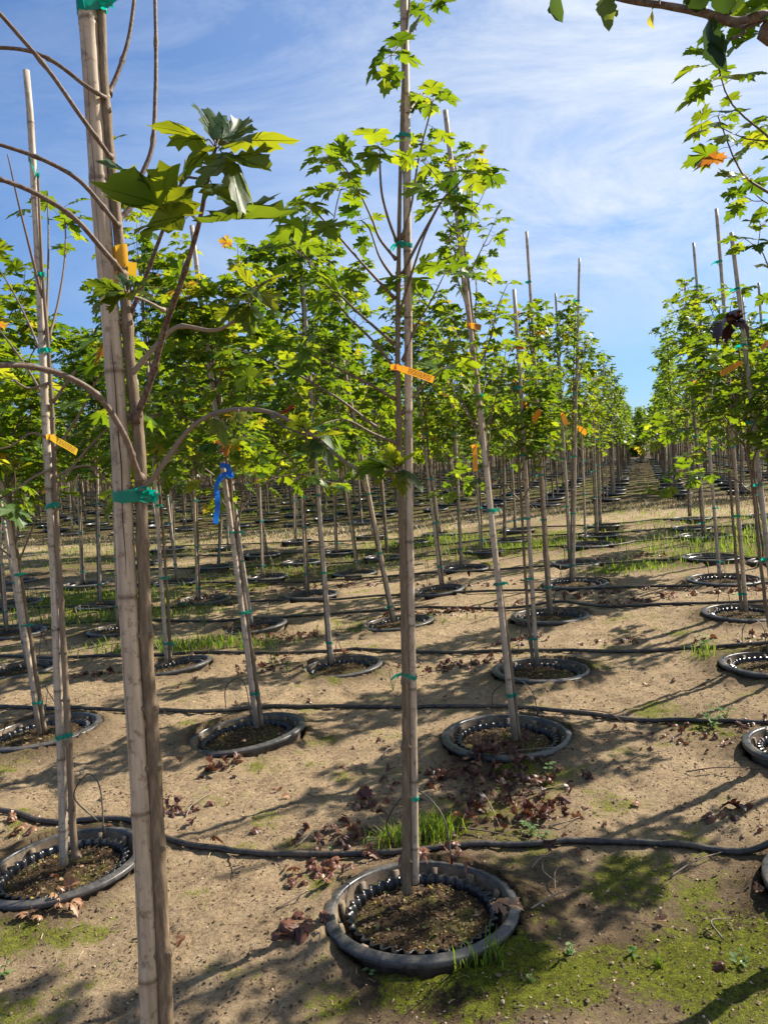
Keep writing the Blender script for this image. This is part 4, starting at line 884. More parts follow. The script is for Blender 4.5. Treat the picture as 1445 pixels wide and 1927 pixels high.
# ------------------------------------------------------------------ labels and ribbons on other stems
TAGS = [((743, 690), (818, 712), 2.50, .022, 'orange plant label sticking out from the middle tree', .9), ((93, 822), (150, 848), 2.72, .024, 'yellow printed plant label on the left tree with bare shoots', .9), ((407, 831), (454, 843), 4.02, .02, 'orange plant label above the blue ribbon', .3),
        ((1393, 683), (1356, 702), 4.3, .03, 'orange plant label pointing left on a right hand tree', .2), ((893, 840), (896, 888), 3.75, .022, 'orange plant label hanging straight down beside a leaning stake', .1),
        ((1445, 645), (1432, 655), 4.4, .03, 'orange plant label cut by the right edge', .1), ((0, 846), (10, 870), 4.2, .03, 'yellow plant label at the left edge', .3), ((1014, 776), (1004, 790), 5.0, .05, 'small orange label right of the leaning stakes, lowest leaf height', .2),
        ((985, 757), (992, 770), 5.2, .05, 'small orange label at the third row stake', .2), ((1058, 780), (1066, 800), 7.5, .05, 'small orange label on the fifth row tree', .2), ((1088, 805), (1104, 815), 8.6, .06, 'tiny orange label on a sixth row tree', .2), ((1308, 720), (1308, 750), 7.0, .05, 'vertical orange label among right hand stakes', .2), ((884, 612), (906, 616), 3.9, .03, 'short orange brown label high on the leaning stake', .2), ((1320, 690), (1322, 720), 7.2, .05, 'orange label high between two right hand stakes', .2)]
for (a, b, z, wd, lb, cu) in TAGS:
    pa, pb = P(*a, z), P(*b, z-.03); dd = pb-pa; up = (0, 0, 1) if abs(dd[2]) < .8*np.linalg.norm(dd) else (1, 0, 0)
    o = make_tag_strip('plant_label', pa, dd, np.linalg.norm(dd), wd, up, M_YELLOW if 'yellow' in lb else M_ORANGE, .15, .014, z < 4.5, pa+np.array([.0, .012, 0])); tag(o, lb, 'label', 'plastic plant labels')
def ribbon(pts, z, wd, matl, name, lb):
    m = MB(); pw = smoothpath([P(a, b, z+c) for a, b, c in pts], 6); T = np.gradient(pw, axis=0); V = []
    for i, p in enumerate(pw):
        t = T[i]/np.linalg.norm(T[i]); s = np.cross(t, FW); s /= np.linalg.norm(s)+1e-9; a = .5*math.sin(i*.45); s = s*math.cos(a)+FW*math.sin(a)
        V += [p-s*wd/2, p+s*wd/2]
    m.add(V, [(2*i, 2*i+1, 2*i+3, 2*i+2) for i in range(len(pw)-1)], .5, 0); o = m.build(name, matl); q = pw[0].copy(); localise(o, q); o.location = list(q); tag(o, lb, 'ribbon')
ribbon([(414, 876, -.03), (428, 878, -.03), (436, 896, -.03), (424, 892, -.03), (408, 912, -.03), (410, 945, -.03), (406, 985, -.03)], 4.03, .028, M_BLUE, 'marker_ribbon', 'bright blue ribbon tied to a leaning stake and hanging down')
ribbon([(517, 772, 0), (530, 777, 0), (545, 770, 0), (553, 762, 0)], 6.6, .03, M_RED, 'marker_ribbon', 'small red ribbon among green leaves left of the middle tree')

# ------------------------------------------------------------------ irrigation hoses and drip tubes
HOSES = [[(-180, 1515), (0, 1530), (90, 1543), (160, 1548), (240, 1553), (320, 1580), (450, 1600), (620, 1603), (760, 1600), (900, 1592), (1000, 1588), (1100, 1583), (1200, 1586), (1330, 1592), (1445, 1605), (1620, 1625)],
         [(-150, 1326), (0, 1328), (190, 1336), (380, 1338), (500, 1326), (600, 1324), (750, 1330), (900, 1328), (1080, 1340), (1200, 1350), (1300, 1352), (1445, 1354), (1600, 1356)],
         [(-120, 1236), (0, 1234), (150, 1235), (400, 1229), (570, 1226), (720, 1222), (850, 1226), (1000, 1224), (1150, 1223), (1300, 1218), (1445, 1212), (1560, 1208)],
         [(-100, 1180), (60, 1176), (250, 1166), (420, 1168), (560, 1158), (630, 1154), (780, 1143), (900, 1143), (1120, 1142), (1290, 1136), (1445, 1130), (1540, 1128)],
         [(-80, 1150), (100, 1143), (260, 1146), (380, 1140), (520, 1131), (620, 1130), (720, 1122), (830, 1118), (1010, 1112), (1160, 1107), (1300, 1104), (1445, 1098), (1520, 1095)],
         [(-60, 1110), (120, 1108), (300, 1100), (500, 1098), (700, 1088), (800, 1080), (950, 1072), (1130, 1062), (1250, 1055), (1445, 1052), (1520, 1052)],
         [(200, 1075), (400, 1070), (600, 1062), (780, 1050), (1000, 1032), (1130, 1029), (1200, 1020), (1280, 1014), (1445, 1012), (1520, 1012)],
         [(300, 1048), (600, 1040), (850, 1024), (1000, 1010), (1160, 1003), (1250, 996), (1350, 992), (1500, 990)], [(300, 1030), (600, 1020), (850, 1008), (1000, 993), (1160, 986), (1250, 978), (1445, 972), (1500, 972)]]
HP = []
for i, h in enumerate(HOSES):
    pts = []
    for a, b in h:
        p, _ = ground(a, b, .015); pts.append([p[0], p[1], 0])
    pw = smoothpath(pts, 8); 
    for k, p in enumerate(pw): p[2] = (float(terr(p[0], p[1]))+.012 if i >= 4 else (zmesh(p[0], p[1]) if not inpot(p[0], p[1], .02) else float(terr(p[0], p[1]))+.06))+.012
    zz = pw[:, 2].copy()
    for _ in range(3): zz[1:-1] = np.maximum(zz[1:-1], (zz[:-2]+zz[2:])/2*.6+zz[1:-1]*.4)
    pw[:, 2] = zz; m = MB(); tube(m, pw, .0125, 8, .5, 0); o = m.build('irrigation_hose', M_HOSE); q = pw[0].copy(); localise(o, q); o.location = list(q); HP.append(pw)
    tag(o, f"black irrigation hose lying behind the {ORD[i+1]} row of pots", 'hose', 'irrigation hoses across the block')
def drip(pts, lb, r_=.0028):
    pw = smoothpath(pts, 7); m = MB(); tube(m, pw, r_, 6, .5, 0); o = m.build('drip_tube', M_HOSE); q = pw[0].copy(); localise(o, q); o.location = list(q)
    m = MB(); e = pw[-1]; tube(m, [e+np.array([0, 0, -.02]), e+np.array([0, 0, .012]), e+np.array([0, 0, .016])], [.005, .0055, .003], 8, .5); s = m.build('drip_spike', M_HOSE, o); localise(s, q)
    tag(o, lb, 'drip tube', 'drip tubes arching into pots')
DR = {(0, 0): [(188, 1548, 2.98), (140, 1500, 2.96), (165, 1457, 2.9), (188, 1480, 2.85), (196, 1560, 2.8)], (0, 1): [(742, 1595, 2.95), (728, 1545, 2.9), (775, 1487, 2.85), (830, 1530, 2.75), (850, 1615, 2.7)],
      (1, 2): [(925, 1330, 4.25), (930, 1300, 4.2), (968, 1278, 4.15), (1000, 1300, 4.1), (1011, 1340, 4.05)], (1, 1): [(425, 1332, 4.3), (425, 1295, 4.3), (445, 1277, 4.25), (462, 1290, 4.2), (472, 1345, 4.1)], (2, 4): [(1395, 1212, 4.9), (1398, 1180, 4.9), (1415, 1166, 4.85), (1435, 1180, 4.8), (1442, 1225, 4.7)]}
for k, v in DR.items(): drip([P(*q) for q in v], f"thin black drip tube arching over the pot in the {ORD[k[0]+1]} row, {ORDL[k[1]+1]} from left")
for d in POTLIST:
    if (d['r'], d['c']) in DR or d['r'] > 5 or not (-40 < d['px'] < 1480): continue
    p = d['p']; a = np.array([p[0]+rng.uniform(-.1, .1), p[1]+.40, p[2]+.01]); b = np.array([p[0]+rng.uniform(-.12, .14), p[1]+.10, p[2]+.035]); hgt = rng.uniform(.12, .26)
    drip([a, a*.8+b*.2+np.array([rng.uniform(-.06, .06), 0, hgt]), a*.4+b*.6+np.array([0, 0, hgt*1.1]), b], f"thin black drip tube arching over the pot in the {ORD[d['r']+1]} row, {ORDL[d['c']+1]} from left")

# ------------------------------------------------------------------ litter, twigs, weeds, grass
m = MB(); rs = random.Random(3); nrr = np.random.RandomState(5)
K_ = 42000
for q in range(K_):
    y = 1.45+6.5*nrr.rand()**1.6; x = nrr.uniform(-.56, .56)*(y+.6)*1.05
    if inpot(x, y, .02): continue
    chip(m, np.array([x, y, zmesh(x, y)+.001]), (.0018+.0058*nrr.rand()**2.8)*(1+.10*y), rs, 0, nrr.choice([.05, .12, .25, .35, .5, .6, .75, .86], p=[.20, .20, .17, .13, .11, .08, .07, .04]))
for q in range(3200):
    y = 1.45+5.5*nrr.rand()**1.5; x = nrr.uniform(-.56, .56)*(y+.6)*1.05
    if inpot(x, y, .02): continue
    s_ = (.0020+.0070*nrr.rand()**5)*(1+.06*y); c = np.array([x, y, zmesh(x, y)+s_*.25]); V = []
    for (u, v, w_) in ((1, 0, 0), (-1, 0, 0), (0, 1, 0), (0, -1, 0), (0, 0, .7), (.7, .7, .35), (-.7, .7, .35), (-.7, -.7, .35), (.7, -.7, .35)): V.append(c+np.array([u, v, w_])*s_*nrr.uniform(.7, 1.25))
    m.add(V, [(0, 5, 4), (5, 2, 4), (2, 6, 4), (6, 1, 4), (1, 7, 4), (7, 3, 4), (3, 8, 4), (8, 0, 4)], .5, 1)
for q in range(1500):
    y = 1.45+5.5*nrr.rand()**1.5; x = nrr.uniform(-.56, .56)*(y+.6)*1.05
    if inpot(x, y, .02): continue
    a = nrr.uniform(0, 6.28); l_ = nrr.uniform(.008, .035); p = np.array([x, y, zmesh(x, y)+.002]); e = p+np.array([math.cos(a)*l_, math.sin(a)*l_, nrr.uniform(0, .006)])
    tube(m, [p, (p+e)/2+np.array([0, 0, .003]), e], .0009*(1+.1*y), 3, nrr.choice([.05, .2, .65, .86]), 0, False)
tag(m.build('ground_debris', [M_CHIP, M_GROUND], None, False), None, None, None, 'stuff')['label'] = 'small crumbs of bark and soil scattered over the bare ground'
def litter(name, px, py, sx, sy, n, size, lb, vr=(0, .6), seed=0, kind='stuff', ls=None):
    n = int(n*1.15); size *= .66 if n > 12 else .85
    rs = random.Random(seed); m = MB(); c, _ = ground(px, py); ls = ls or make_leafset(H1, True, 5, seed, 3.4)
    for q in range(n):
        x = c[0]+rs.gauss(0, sx); y = c[1]+rs.gauss(0, sy)
        hgt = .008 if not inpot(x, y) else .085
        p = np.array([x, y, zmesh(x, y)+hgt+abs(rs.gauss(0, .012))]) if not inpot(x, y) else np.array([x, y, c[2]+hgt])
        a = rs.uniform(0, 6.28); add_leaf(m, p, np.array([math.cos(a), math.sin(a), rs.gauss(.05, .25)]), np.array([0, 0, 1.0])+rvec(rs, .5), size*rs.uniform(.5, 1.15), ls, rs.uniform(*vr) if rs.random() < .75 else rs.uniform(.4, .95), 0, 0, rs)
    o = m.build(name, [M_DRY, M_TWIG]); q = np.array([c[0], c[1], zmesh(c[0], c[1])]); localise(o, q); o.location = list(q); tag(o, lb, 'fallen leaves', None, kind)
LIT = [(925, 1445, .14, .12, 60, .075, 'maroon fallen leaves heaped on the front rim of the second row pot', (0, .55)), (930, 1490, .2, .12, 60, .07, 'maroon leaf litter on moss behind the largest pot', (0, .5)), (990, 1535, .16, .10, 50, .075, 'dense maroon dead leaves right of the grass tuft', (0, .5)), (860, 1465, .14, .08, 26, .07, 'dark red leaves left of the maroon heap', (.1, .6)),
       (640, 1565, .08, .06, 22, .075, 'red brown leaves along a twig left of the middle stakes', (.1, .6)), (605, 1640, .08, .07, 24, .075, 'brown leaves piled against the left side of the largest pot', (.5, .9)), (680, 1510, .05, .04, 8, .07, 'few brown leaves on sand left of middle stake', (.1, .5)), (325, 1530, .06, .05, 18, .07, 'maroon leaves just right of the near trunk', (.0, .5)),
       (405, 1455, .05, .06, 14, .07, 'small maroon leaf clump on open sand', (.0, .6)), (548, 1758, .05, .03, 9, .085, 'single clump of red brown leaves in the near foreground', (.2, .7)), (1410, 1535, .07, .03, 5, .09, 'dark curled leaves on sand by the right edge', (.0, .3)), (20, 1560, .10, .06, 16, .075, 'rust leaves behind the lower left pot', (.5, .9)),
       (80, 1720, .08, .05, 8, .06, 'tan leaves in front of the lower left pot', (.7, 1)), (175, 1270, .12, .05, 20, .07, 'dark leaves by the third row hose at the left', (.1, .6)), (500, 1255, .12, .10, 34, .07, 'dark red leaves between two left pots', (.0, .6)), (870, 1252, .2, .06, 40, .075, 'rust brown leaves left of the third row pot', (.2, .8)),
       (525, 1200, .2, .10, 50, .08, 'brown leaves behind the second row pot with moss', (.2, .8)), (830, 1152, .35, .10, 60, .09, 'large curled brown leaves beyond the middle stakes', (.3, .9)), (960, 1210, .15, .08, 24, .07, 'brown leaves beside the leaning twin stakes', (.2, .7)), (1330, 1118, .5, .07, 70, .09, 'red brown leaves in a line by right pots', (.1, .8)),
       (1180, 1050, .3, .1, 24, .09, 'brown leaves near the fifth row hose', (.2, .7)), (1150, 1120, .5, .08, 30, .09, 'brown leaves in the open lane', (.2, .7)), (620, 1105, .6, .14, 60, .09, 'brown leaves among left middle pots', (.2, .7)), (1330, 1380, .25, .1, 50, .05, 'dark leaf litter and twigs left of the right edge pot', (.0, .4)), (1430, 1200, .2, .06, 26, .07, 'red leaves behind the right edge pot', (.1, .7)), (1165, 1205, .15, .05, 12, .07, 'small brown leaf patch in the lane', (.2, .6)),
       (900, 1105, .4, .1, 26, .09, 'brown leaves by a fifth row pot', (.2, .7)), (340, 1140, .5, .15, 30, .08, 'brown leaves between left trunks', (.2, .7)), (960, 1750, .02, .01, 2, .085, 'two tan leaves at the right rim of the largest pot', (.8, 1)), (845, 1640, .05, .04, 6, .06, 'russet leaves on the soil of the largest pot', (.5, .8))]
for i, (px, py, sx, sy, n, sz, lb, vr) in enumerate(LIT): litter('leaf_litter', px, py, sx, sy, n, sz, lb, vr, 50+i)
for i, (px, py, sx, sy) in enumerate([(1000, 1600, .9, .5), (400, 1500, .8, .7), (1100, 1250, 1.6, .8), (400, 1250, 1.4, .7)]): litter('leaf_litter', px, py, sx, sy, 22, .06, ['loose dry leaves strewn around the largest pot', 'loose dry leaves strewn over the left sandy ground', 'loose dry leaves strewn across the lane', 'loose dry leaves strewn between the left rows'][i], (.2, 1), 150+i)
# russet leaves inside the large pot stand on its soil
TW = [((170+700, 1440), (1080, 1420)), ((900, 1490), (940, 1560)), ((850, 1560), (1010, 1590)), ((1060, 1400), (960, 1490)), ((520, 1720), (575, 1680)), ((350, 1540), (400, 1500)), ((1120, 1385), (1230, 1388)), ((1000, 1730), (1090, 1680)), ((1020, 1630), (1050, 1670)), ((1060, 1640), (1045, 1690)), ((690, 1520), (715, 1490)), ((820, 1840), (830, 1790)), ((1260, 1650), (1370, 1600)),
      ((140, 1430), (175, 1375)), ((440, 1640), (455, 1640)), ((430, 1610), (440, 1650)), ((1090, 1340), (1180, 1370)), ((850, 1420), (890, 1450)), ((1290, 1450), (1445, 1455)), ((1360, 1770), (1375, 1730)), ((955, 1510), (1070, 1480)), ((1000, 1640), (1040, 1620)), ((590, 1780), (600, 1800)), ((160, 1255), (210, 1228)), ((720, 1430), (760, 1400)), ((250, 1775), (340, 1760)), ((560, 1590), (610, 1560)), ((1040, 1560), (1090, 1545)), ((1180, 1440), (1260, 1410)), ((650, 1700), (700, 1790))]
for i, (a, b) in enumerate(TW):
    p, q = gpt(*a, .006), gpt(*b, .010); md = (p+q)/2+np.array([rng.uniform(-.04, .04), rng.uniform(-.03, .03), .012]); m = MB(); pw = smoothpath([p, md, q], 6); tube(m, pw, np.linspace(.0035, .0015, len(pw)), 5, rng.uniform(.2, 1), 0, True, .1)
    if rng.random() < .5: k = rng.randint(4, 9); tube(m, [pw[k], pw[k]+(pw[k+1]-pw[k])*1.2+np.array([rng.uniform(-.05, .05), .02, .008])], [.002, .001], 4, .3, 0)
    o = m.build('twig', M_TWIG); localise(o, p); o.location = list(p); tag(o, None, 'twig', 'fallen twigs on the ground')
    where = 'right' if a[0] > 1000 else 'left' if a[0] < 500 else 'middle'; dist = 'nearest' if a[1] > 1600 else 'second'
    o['label'] = f"thin dry twig lying on the ground at the {where}, between the {dist} and {'second' if dist=='nearest' else 'third'} row of pots" if False else f"thin dry twig on the ground, number{i}" 
# plain spatial wording for the twigs
TWL = ['long twig behind the second row pot in the lane', 'short pale twig across the maroon leaf litter', 'twig at the hose right of the grass tuft', 'twig running out of the maroon leaves to the right', 'twig beside the lone red brown leaf clump', 'pale twig from the maroon leaves by the near trunk', 'long thin twig right of the second row pot', 'curved twig right of the largest pot', 'bent twig touching the right rim of the largest pot', 'second bent twig right of the largest pot',
       'short twig by the few leaves on sand', 'upright looking twig on moss in front of the largest pot', 'twig in the moss at the right foreground', 'twig on sand behind the lower left pot', 'tiny twig on sand between near trunk and largest pot', 'short twig standing on sand left of the largest pot', 'dark twig on sand right of the second row pot', 'twig against the second row pot rim', 'twig by the pot at the right edge', 'short pale twig in the right corner moss',
       'long pale twig above the maroon leaves at the hose', 'small twig just right of the largest pot rim', 'tiny twig left of the largest pot front', 'pale twig by the left third row hose', 'twig on sand behind the middle stakes', 'twig beside the foot of the near trunk', 'twig from the brown leaves at the hose', 'twig lying right of the maroon litter', 'twig in dappled shade right of the lane', 'twig in front of the largest pot at left']
tw = [o for o in COL.objects if o.name.startswith('twig')]
for o, lb in zip(tw, TWL): o['label'] = lb
def tuft(name, px, py, n, sx, sy, hgt, lb, seed=0, kind=None, matl=M_GRASS, cat='grass', wd=.0022, inst=None):
    rs = random.Random(seed); c = gpt(px, py); m = MB()
    for q in range(n):
        x = c[0]+rs.gauss(0, sx); y = c[1]+rs.gauss(0, sy); b = np.array([x, y, zmesh(x, y)-.002]); a = rs.uniform(0, 6.28); h = hgt*rs.uniform(.35, 1.1); ln = rs.uniform(.15, .8)*h
        d = np.array([math.cos(a), math.sin(a), 0]); s = np.array([-math.sin(a), math.cos(a), 0])*wd*rs.uniform(.7, 1.3)
        p1 = b+d*ln*.35+np.array([0, 0, h*.6]); p2 = b+d*ln+np.array([0, 0, h*.95]); m.add([b-s, b+s, p1-s*.8, p1+s*.8, p2], [(0, 1, 3, 2), (2, 3, 4)], rs.random(), 0)
    o = m.build(name, matl); localise(o, c); o.location = list(c); tag(o, lb, cat, None, kind); return o
tuft('grass_tuft', 800, 1575, 260, .055, .04, .115, 'bright green grass tuft just behind the largest pot', 1); tuft('grass_tuft', 740, 1580, 150, .04, .035, .08, 'lower green grass tuft left of the middle stakes', 2); tuft('grass_tuft', 865, 1826, 110, .035, .018, .12, 'sparse bright grass tuft in front of the largest pot', 3); tuft('grass_tuft', 930, 1815, 60, .014, .012, .07, 'thin grass sprigs right of the front tuft', 4)
tuft('grass_tuft', 1325, 1238, 60, .05, .05, .12, 'grass tuft left of the right edge pot', 5); tuft('grass_tuft', 1240, 1812, 26, .006, .005, .04, 'tiny grass sprig on the moss at right', 6); tuft('grass_tuft', 925, 1690, 14, .02, .02, .08, 'grass sprig growing inside the largest pot rim', 7)
for i, (px, py, n, sx, sy, h, lb) in enumerate([(350, 1216, 900, .42, .12, .09, 'bright grass patch behind the left third row pots'), (170, 1130, 1800, .7, .45, .09, 'green grass between the left rows'), (200, 1165, 900, .5, .15, .09, 'grass strip by the fourth row hose at left'), (790, 1024, 1100, .5, .4, .10, 'bright grass left of the leaning twin stakes'),
      (1000, 1026, 1100, .7, .35, .09, 'bright grass behind the leaning twin stakes'), (1400, 1020, 1600, .6, .8, .14, 'grass among the right hand pots'), (1180, 1070, 400, .3, .2, .08, 'grass beside the fifth row pot in the lane'), (730, 1180, 420, .3, .1, .05, 'short grass under a fourth row pot'), (1390, 975, 1000, 1.1, 1.0, .12, 'grass at the far right of the front block'), (560, 1075, 700, .9, .5, .07, 'short green grass among left middle pots'), (310, 1150, 500, .35, .2, .06, 'grass behind the near trunk'), (1120, 1025, 260, .4, .2, .06, 'grass at the lane side of the seventh row'), (560, 962, 3500, 5.0, 1.0, .12, 'green grass verge at the edge of the back block'), (250, 1040, 2200, 1.8, 1.2, .08, 'green weedy grass between the far left pots of the front block'), (640, 1060, 1200, 1.2, .6, .07, 'thin green grass around the pots left of the middle stakes')]):
    tuft('grass_patch', px, py, n, sx, sy, h, lb, 60+i, 'stuff', wd=.004)
# dry grass strip between the blocks
m = MB(); K_ = 30000
for q in range(K_):
    u = nrr.uniform(-19, 15); v = nrr.normal(0, .8); x = u+.2*v; y = 15.7-.10*u+v*.85+.3*math.sin(u*.7); z = float(terr(x, y)); h = .03+.09*nrr.rand()**2*(1.6 if nrr.rand() < .1 else 1); a = nrr.uniform(0, 6.28)
    s = np.array([-math.sin(a), math.cos(a), 0])*.006; b = np.array([x, y, z]); tip = b+np.array([math.cos(a)*h*.7, math.sin(a)*h*.7, h]); m.add([b-s, b+s, tip], [(0, 1, 2)], nrr.rand()**1.3, 0)
o = m.build('dry_grass', M_STRAW); tag(o, 'pale dry grass strip between the two blocks of trees', 'grass', None, 'stuff')
# seedlings / weeds
def weed(px, py, h, n, lb, flower=False, seed=0, ls=.02):
    rs = random.Random(seed); c = gpt(px, py); m = MB(); root = empty('weed', list(c)); lfm = MB()
    for q in range(max(1, n//6)):
        tip = c+np.array([rs.gauss(0, h*.25), rs.gauss(0, h*.25), h*rs.uniform(.6, 1)]); pw = smoothpath([c, (c+tip)/2+rvec(rs, .005), tip], 4); tube(m, pw, .0012, 4, .3)
        for k in range(6):
            p = pw[rs.randint(1, len(pw)-1)]; a = rs.uniform(0, 6.28); add_leaf(lfm, p, np.array([math.cos(a), math.sin(a), .3]), np.array([0, 0, 1.0])+rvec(rs, .2), ls*rs.uniform(.7, 1.3), LS_OV, rs.random(), 0, 0, rs)
    localise(m.build('stem', M_GRASS, root), c); localise(lfm.build('leaves', M_WEED, root), c); tag(root, lb, 'weed')
M_WEED = leaf_material('weed_leaf', [(0, (.09, .16, .05)), (1, (.22, .30, .14))], [(0, (.2, .4, .06)), (1, (.4, .55, .15))], .4)
for i, (px, py, h, n, lb, s) in enumerate([(1000, 1572, .05, 18, 'pale green seedling cluster at the hose right of the litter', .022), (985, 1565, .04, 12, 'small pale weed beside the hose', .02), (1020, 1578, .04, 12, 'rightmost pale weed at the hose', .02), (620, 1600, .03, 6, 'small two leaf seedling on the hose left of the largest pot', .025), (700, 1590, .06, 18, 'leafy green weed left of the middle stakes at the hose', .014), (1075, 1800, .05, 12, 'pale weed on the moss in the right foreground', .022), (1190, 1800, .03, 10, 'little round weed on the moss', .02), (1395, 1835-20, .05, 12, 'weed near the right edge foreground', .02),
       (700, 1835, .04, 12, 'green weed in front of the largest pot at left', .018), (1000, 1855, .04, 10, 'small weed at the bottom middle', .015), (10, 1835, .04, 8, 'small weed at the lower left edge', .022), (515, 1260, .30, 60, 'tall airy weed with small leaves behind the second row pot', .018), (540, 1270, .16, 36, 'bushy weed right of the tall airy weed', .022), (1340, 1365, .11, 36, 'grey green weeds left of the right edge pot', .03), (1365, 1340, .10, 18, 'short weeds by the right hose', .03), (1030, 1455, .05, 14, 'weed below the second row pot', .03), (905, 1440, .12, 20, 'thin weed against the front of the second row pot', .014), (1325, 1222, .09, 16, 'broad leaved weed on top of the right grass tuft', .045), (385, 1180, .25, 50, 'tall thin weed left of the leaning pot', .018), (740, 1300, .22, 30, 'airy weed just left of the middle stakes', .014)]): weed(px, py, h, n, lb, False, 90+i, s)

# ------------------------------------------------------------------ block behind the dry grass
print('block 2')
FARM = [make_maple('maple_tree', 400+i, H=h, crown0=1.15, nb=9, dens=.95, far=True, ls=LS_LOW, lsize=.15, spread=.82, gap=.085, sides=5, leafmat=M_LEAFDK if i < 3 else M_LEAF) for i, h in enumerate([2.9, 3.1, 2.75, 3.0])]
FARE = [make_maple('elm_tree', 420+i, H=h, crown0=1.05, nb=11, dens=1.0, far=True, ls=LS_OV, lsize=.095, spread=.62, gap=.038, sides=5, leafmat=M_LEAFYL, up=14) for i, h in enumerate([3.1, 3.3])]
FARG = [make_maple('hornbeam_tree', 430+i, H=h, crown0=1.05, nb=10, dens=.9, far=True, ls=LS_OV, lsize=.10, spread=.6, gap=.05, sides=5, leafmat=M_LEAFDK if i else M_LEAF, up=8) for i, h in enumerate([2.75, 2.95, 2.6])]
def far_pot():
    m = MB(); lathe(m, [(.28, -.03), (.285, .03), (.315, .035), (.32, .06), (.30, .068), (.285, .055), (.27, .0), (.0, .0)], 24, .5, 0); lathe(m, [(.235, .0), (.24, .04), (.23, .04), (.225, .02), (0, .025)], 24, .5, 0)
    return m.build('nursery_pot', M_RIM)
FP = far_pot(); FPW = None
mb, _ = bamboo_mesh(2.9, .016, .013, 5, 77); FS = mb.build('bamboo_stake', M_BAM)
stuff_pts = []; cnt = 0; cntT = 0
NUM = ['twenty', 'twenty-first', 'twenty-second', 'twenty-third', 'twenty-fourth', 'twenty-fifth', 'twenty-sixth', 'twenty-seventh', 'twenty-eighth']
ORDL += NUM[1:]
def lane_name(j): return f"{ORDL[j]} column right of lane" if j >= 1 else f"{ORDL[1-j]} column left of lane"
def lane_old(j): return f"{ORDL[j]} column right of the open lane" if j >= 1 else f"{ORDL[1-j] if 1-j < len(ORDL) else 'far left'} column left of the open lane" if 1-j < len(ORDL) else f"far left edge"
far_rows = []
for (i, j, b) in B2:
    x, y = b[0]+rng.uniform(-.06, .06), b[1]+rng.uniform(-.08, .08); z = float(terr(x, y)); px, py, dd = project((x, y, z))
    if not (-140 < px < 1600): continue
    if rng.random() < .04: continue
    if i < 7:
        if j >= 1: lib = FARE if (j == 1 or rng.random() < .4) else FARM
        elif j >= -2: lib = FARG
        else: lib = FARM
        o = instance(lib[rng.randrange(len(lib))]); s = rng.uniform(.92, 1.1)*(1.06 if j > -3 else 1.0)*(1.12 if j == 1 and i < 3 else 1); place(o, (x, y, z), (x+rng.uniform(-.14, .05), y, z+3), s, rng.uniform(0, 6.28))
        cat = o.name.split('.')[0].replace('maple_tree', 'maple').replace('hornbeam_tree', 'dark green tree').replace('elm_tree', 'yellow green tree'); ln = lane_name(j)
        tag(o, f"{cat} in back block, {ORDL[i+1]} row past dry grass, {ln}", 'tree', 'trees in the block behind the dry grass')
        o = instance(FP); o.location = (x, y, z); o.rotation_euler = (rng.gauss(0, .03), rng.gauss(0, .03), 0); o.rotation_mode = 'XYZ'; tag(o, f"black pot in back block, {ORDL[i+1]} row past dry grass, {ln}", 'pot', 'black pots in the back block')
        if rng.random() < .7:
            o = instance(FS); place(o, (x+.04, y, z), (x+.04+rng.uniform(-.14, .05), y, z+3), (1, 1, rng.uniform(.8, 1.08))); tag(o, f"stake in back block, {ORDL[i+1]} row past dry grass, {ln}", 'stake', 'stakes in the back block')
        cnt += 1
    else:
        far_rows.append((x, y, z, j))
        if i >= 19 and j == 0: far_rows.append((x+RV[0]*.5, y, z, j)); far_rows.append((x+RV[0]*.75, y+.5, z, j))
print('individual back trees', cnt, 'far', len(far_rows))
# the rest of the rows reads as one mass
m = MB(); rs = random.Random(9)
for (x, y, z, j) in far_rows:
    H_ = rs.uniform(2.8, 3.3); base = np.array([x, y, z]); lean = np.array([rs.uniform(-.1, .04), 0, 0])
    tube(m, [base, base+lean*.5+np.array([0, 0, H_*.5]), base+lean+np.array([0, 0, H_*.95])], [.022, .018, .008], 4, .5, 1, False)
    if rs.random() < .6: q = base+np.array([.06, 0, 0]); tube(m, [q, q+lean+np.array([0, 0, 2.8])], .016, 3, .5, 1, False)
    lathe(m, [(.29, 0), (.32, .05), (.28, .06), (0, .02)], 8, .5, 2, None, (0, 0)); m.v[-1] += base
    nl = 230; sp = .60 if j < -2 else .45
    off = 0 if j < -2 else (.3 if j >= 1 else 0)
    for q in range(nl):
        h = rs.uniform(1.15, H_); w_ = sp*(1.05-.75*max(0, (h-1.6)/(H_-1.6))**1.3)*(0.7 if h < 1.4 else 1); a = rs.uniform(0, 6.28); r_ = w_*math.sqrt(rs.random())
        p = base+lean*h/H_+np.array([r_*math.cos(a), r_*math.sin(a), h]); aa = rs.uniform(0, 6.28); T, f = LS_OV[0]; d = np.array([math.cos(aa), math.sin(aa), rs.uniform(-.5, .3)]); up = np.array([0, 0, 1.0])+rvec(rs, .5); up -= d*(up@d)/(d@d); up /= np.linalg.norm(up); s = np.cross(d, up); S_ = .17
        m.add([p, p+(d*.5+s*.38)*S_, p+d*S_, p+(d*.5-s*.38)*S_], [(0, 1, 2, 3)], min(1, max(0, rs.gauss(.45+off, .22))), 0)
o = m.build('far_tree_rows', [M_LEAFYL if False else M_LEAFDK, M_DARKTRUNK, M_RIM], smooth=False); tag(o, 'hazy far mass of staked nursery trees filling the back of the field', 'trees', None, 'stuff')
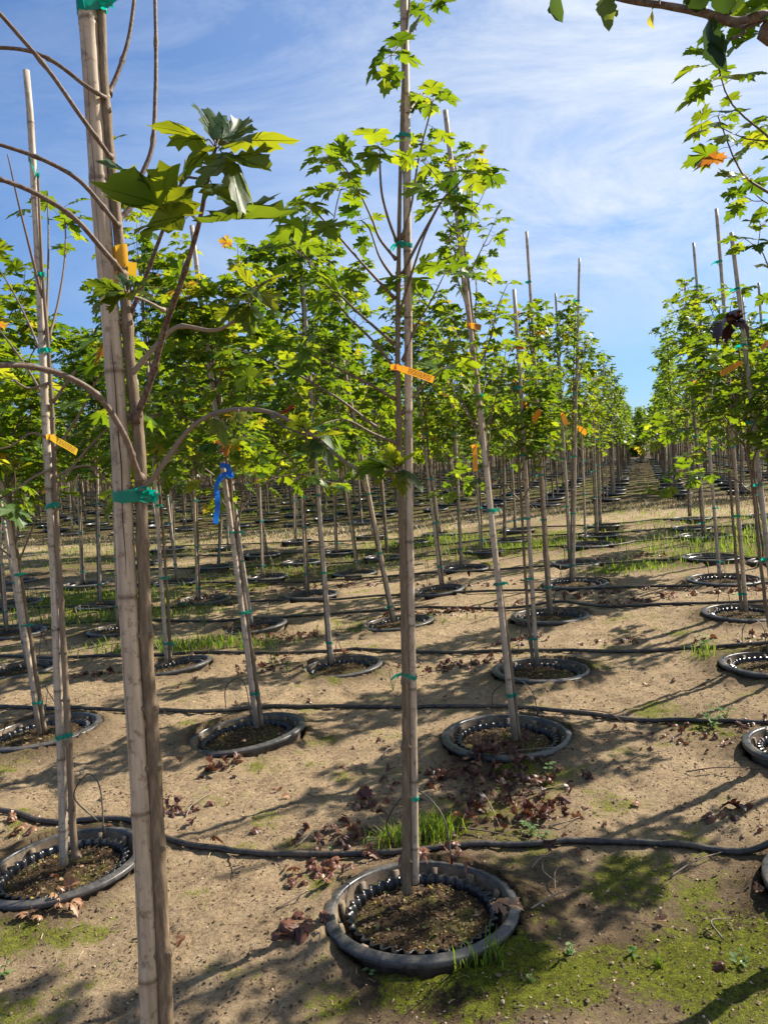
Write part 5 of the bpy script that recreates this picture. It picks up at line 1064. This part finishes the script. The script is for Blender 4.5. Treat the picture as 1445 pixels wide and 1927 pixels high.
# woodland belt on the skyline
m = MB()
for q in range(330):
    a = math.radians(-44+88*q/330+rs.uniform(-.2, .2)); R_ = rs.uniform(64, 84); bx, by = R_*math.sin(a), R_*math.cos(a); H_ = rs.uniform(2.6, 4.2); z = float(terr(bx, by))
    tube(m, [(bx, by, z), (bx, by, z+H_*.7)], [.06, .03], 4, .5, 1, False)
    for k in range(110):
        u = rs.gauss(0, 1); v = rs.gauss(0, 1); wv_ = rs.gauss(0, 1); n_ = math.sqrt(u*u+v*v+wv_*wv_)+1e-6; rr_ = rs.random()**.4
        p = np.array([bx+u/n_*rr_*1.3, by+v/n_*rr_*1.3, z+H_*.62+wv_/n_*rr_*H_*.40]); d = rvec(rs, 1); d /= np.linalg.norm(d); e = np.cross(d, rvec(rs, 1)); e /= np.linalg.norm(e)+1e-9; S_ = .26
        m.add([p, p+(d*.5+e*.4)*S_, p+d*S_, p+(d*.5-e*.4)*S_], [(0, 1, 2, 3)], min(1, max(0, rs.gauss(.4, .25))), 0)
o = m.build('woodland_belt', [M_LEAFDK, M_DARKTRUNK], smooth=False); tag(o, 'distant low belt of trees along the skyline', 'trees', None, 'stuff')
# conifers at the end of the lane
def conifer(px, py_top, dist, lb, seed):
    rs = random.Random(seed); pb = P(px, 845, dist); z = float(terr(pb[0], pb[1])); base = np.array([pb[0], pb[1], z]); H_ = P(px, py_top, dist)[2]-z; root = empty('conifer_tree', list(base)); m = MB(); tube(m, [base, base+np.array([0, 0, H_])], [.12, .01], 6); localise(m.build('trunk', M_DARKTRUNK, root), base); m = MB()
    for k in range(900):
        h = H_*(.08+.92*rs.random()**.8); w_ = (1-h/H_)*H_*.24+.03; a = rs.uniform(0, 6.28); p0 = base+np.array([0, 0, h]); d = np.array([math.cos(a), math.sin(a), -.25]); s = np.array([-math.sin(a), math.cos(a), 0]); t = rs.uniform(.3, 1); p = p0+d*w_*t
        m.add([p, p+d*.22+s*.07, p+d*.40, p+d*.22-s*.07], [(0, 1, 2, 3)], rs.random()*.4, 0)
    localise(m.build('crown', M_LEAFDK, root, False), base); tag(root, lb, 'tree')
conifer(1196, 806, 60, 'dark pointed conifer at the far end of the lane', 1); conifer(1190, 814, 63, 'second shorter dark conifer left of the pointed one at lane end', 2)

# drop unused prototypes
for pr in MAPLES+SIDE+DENSE+SPARSE+STAKES+POTS+POTS_L+FARM+FARE+FARG:
    if pr.name not in USED:
        for ch in list(pr.children): bpy.data.objects.remove(ch)
        bpy.data.objects.remove(pr)
print('objects', len(bpy.data.objects))
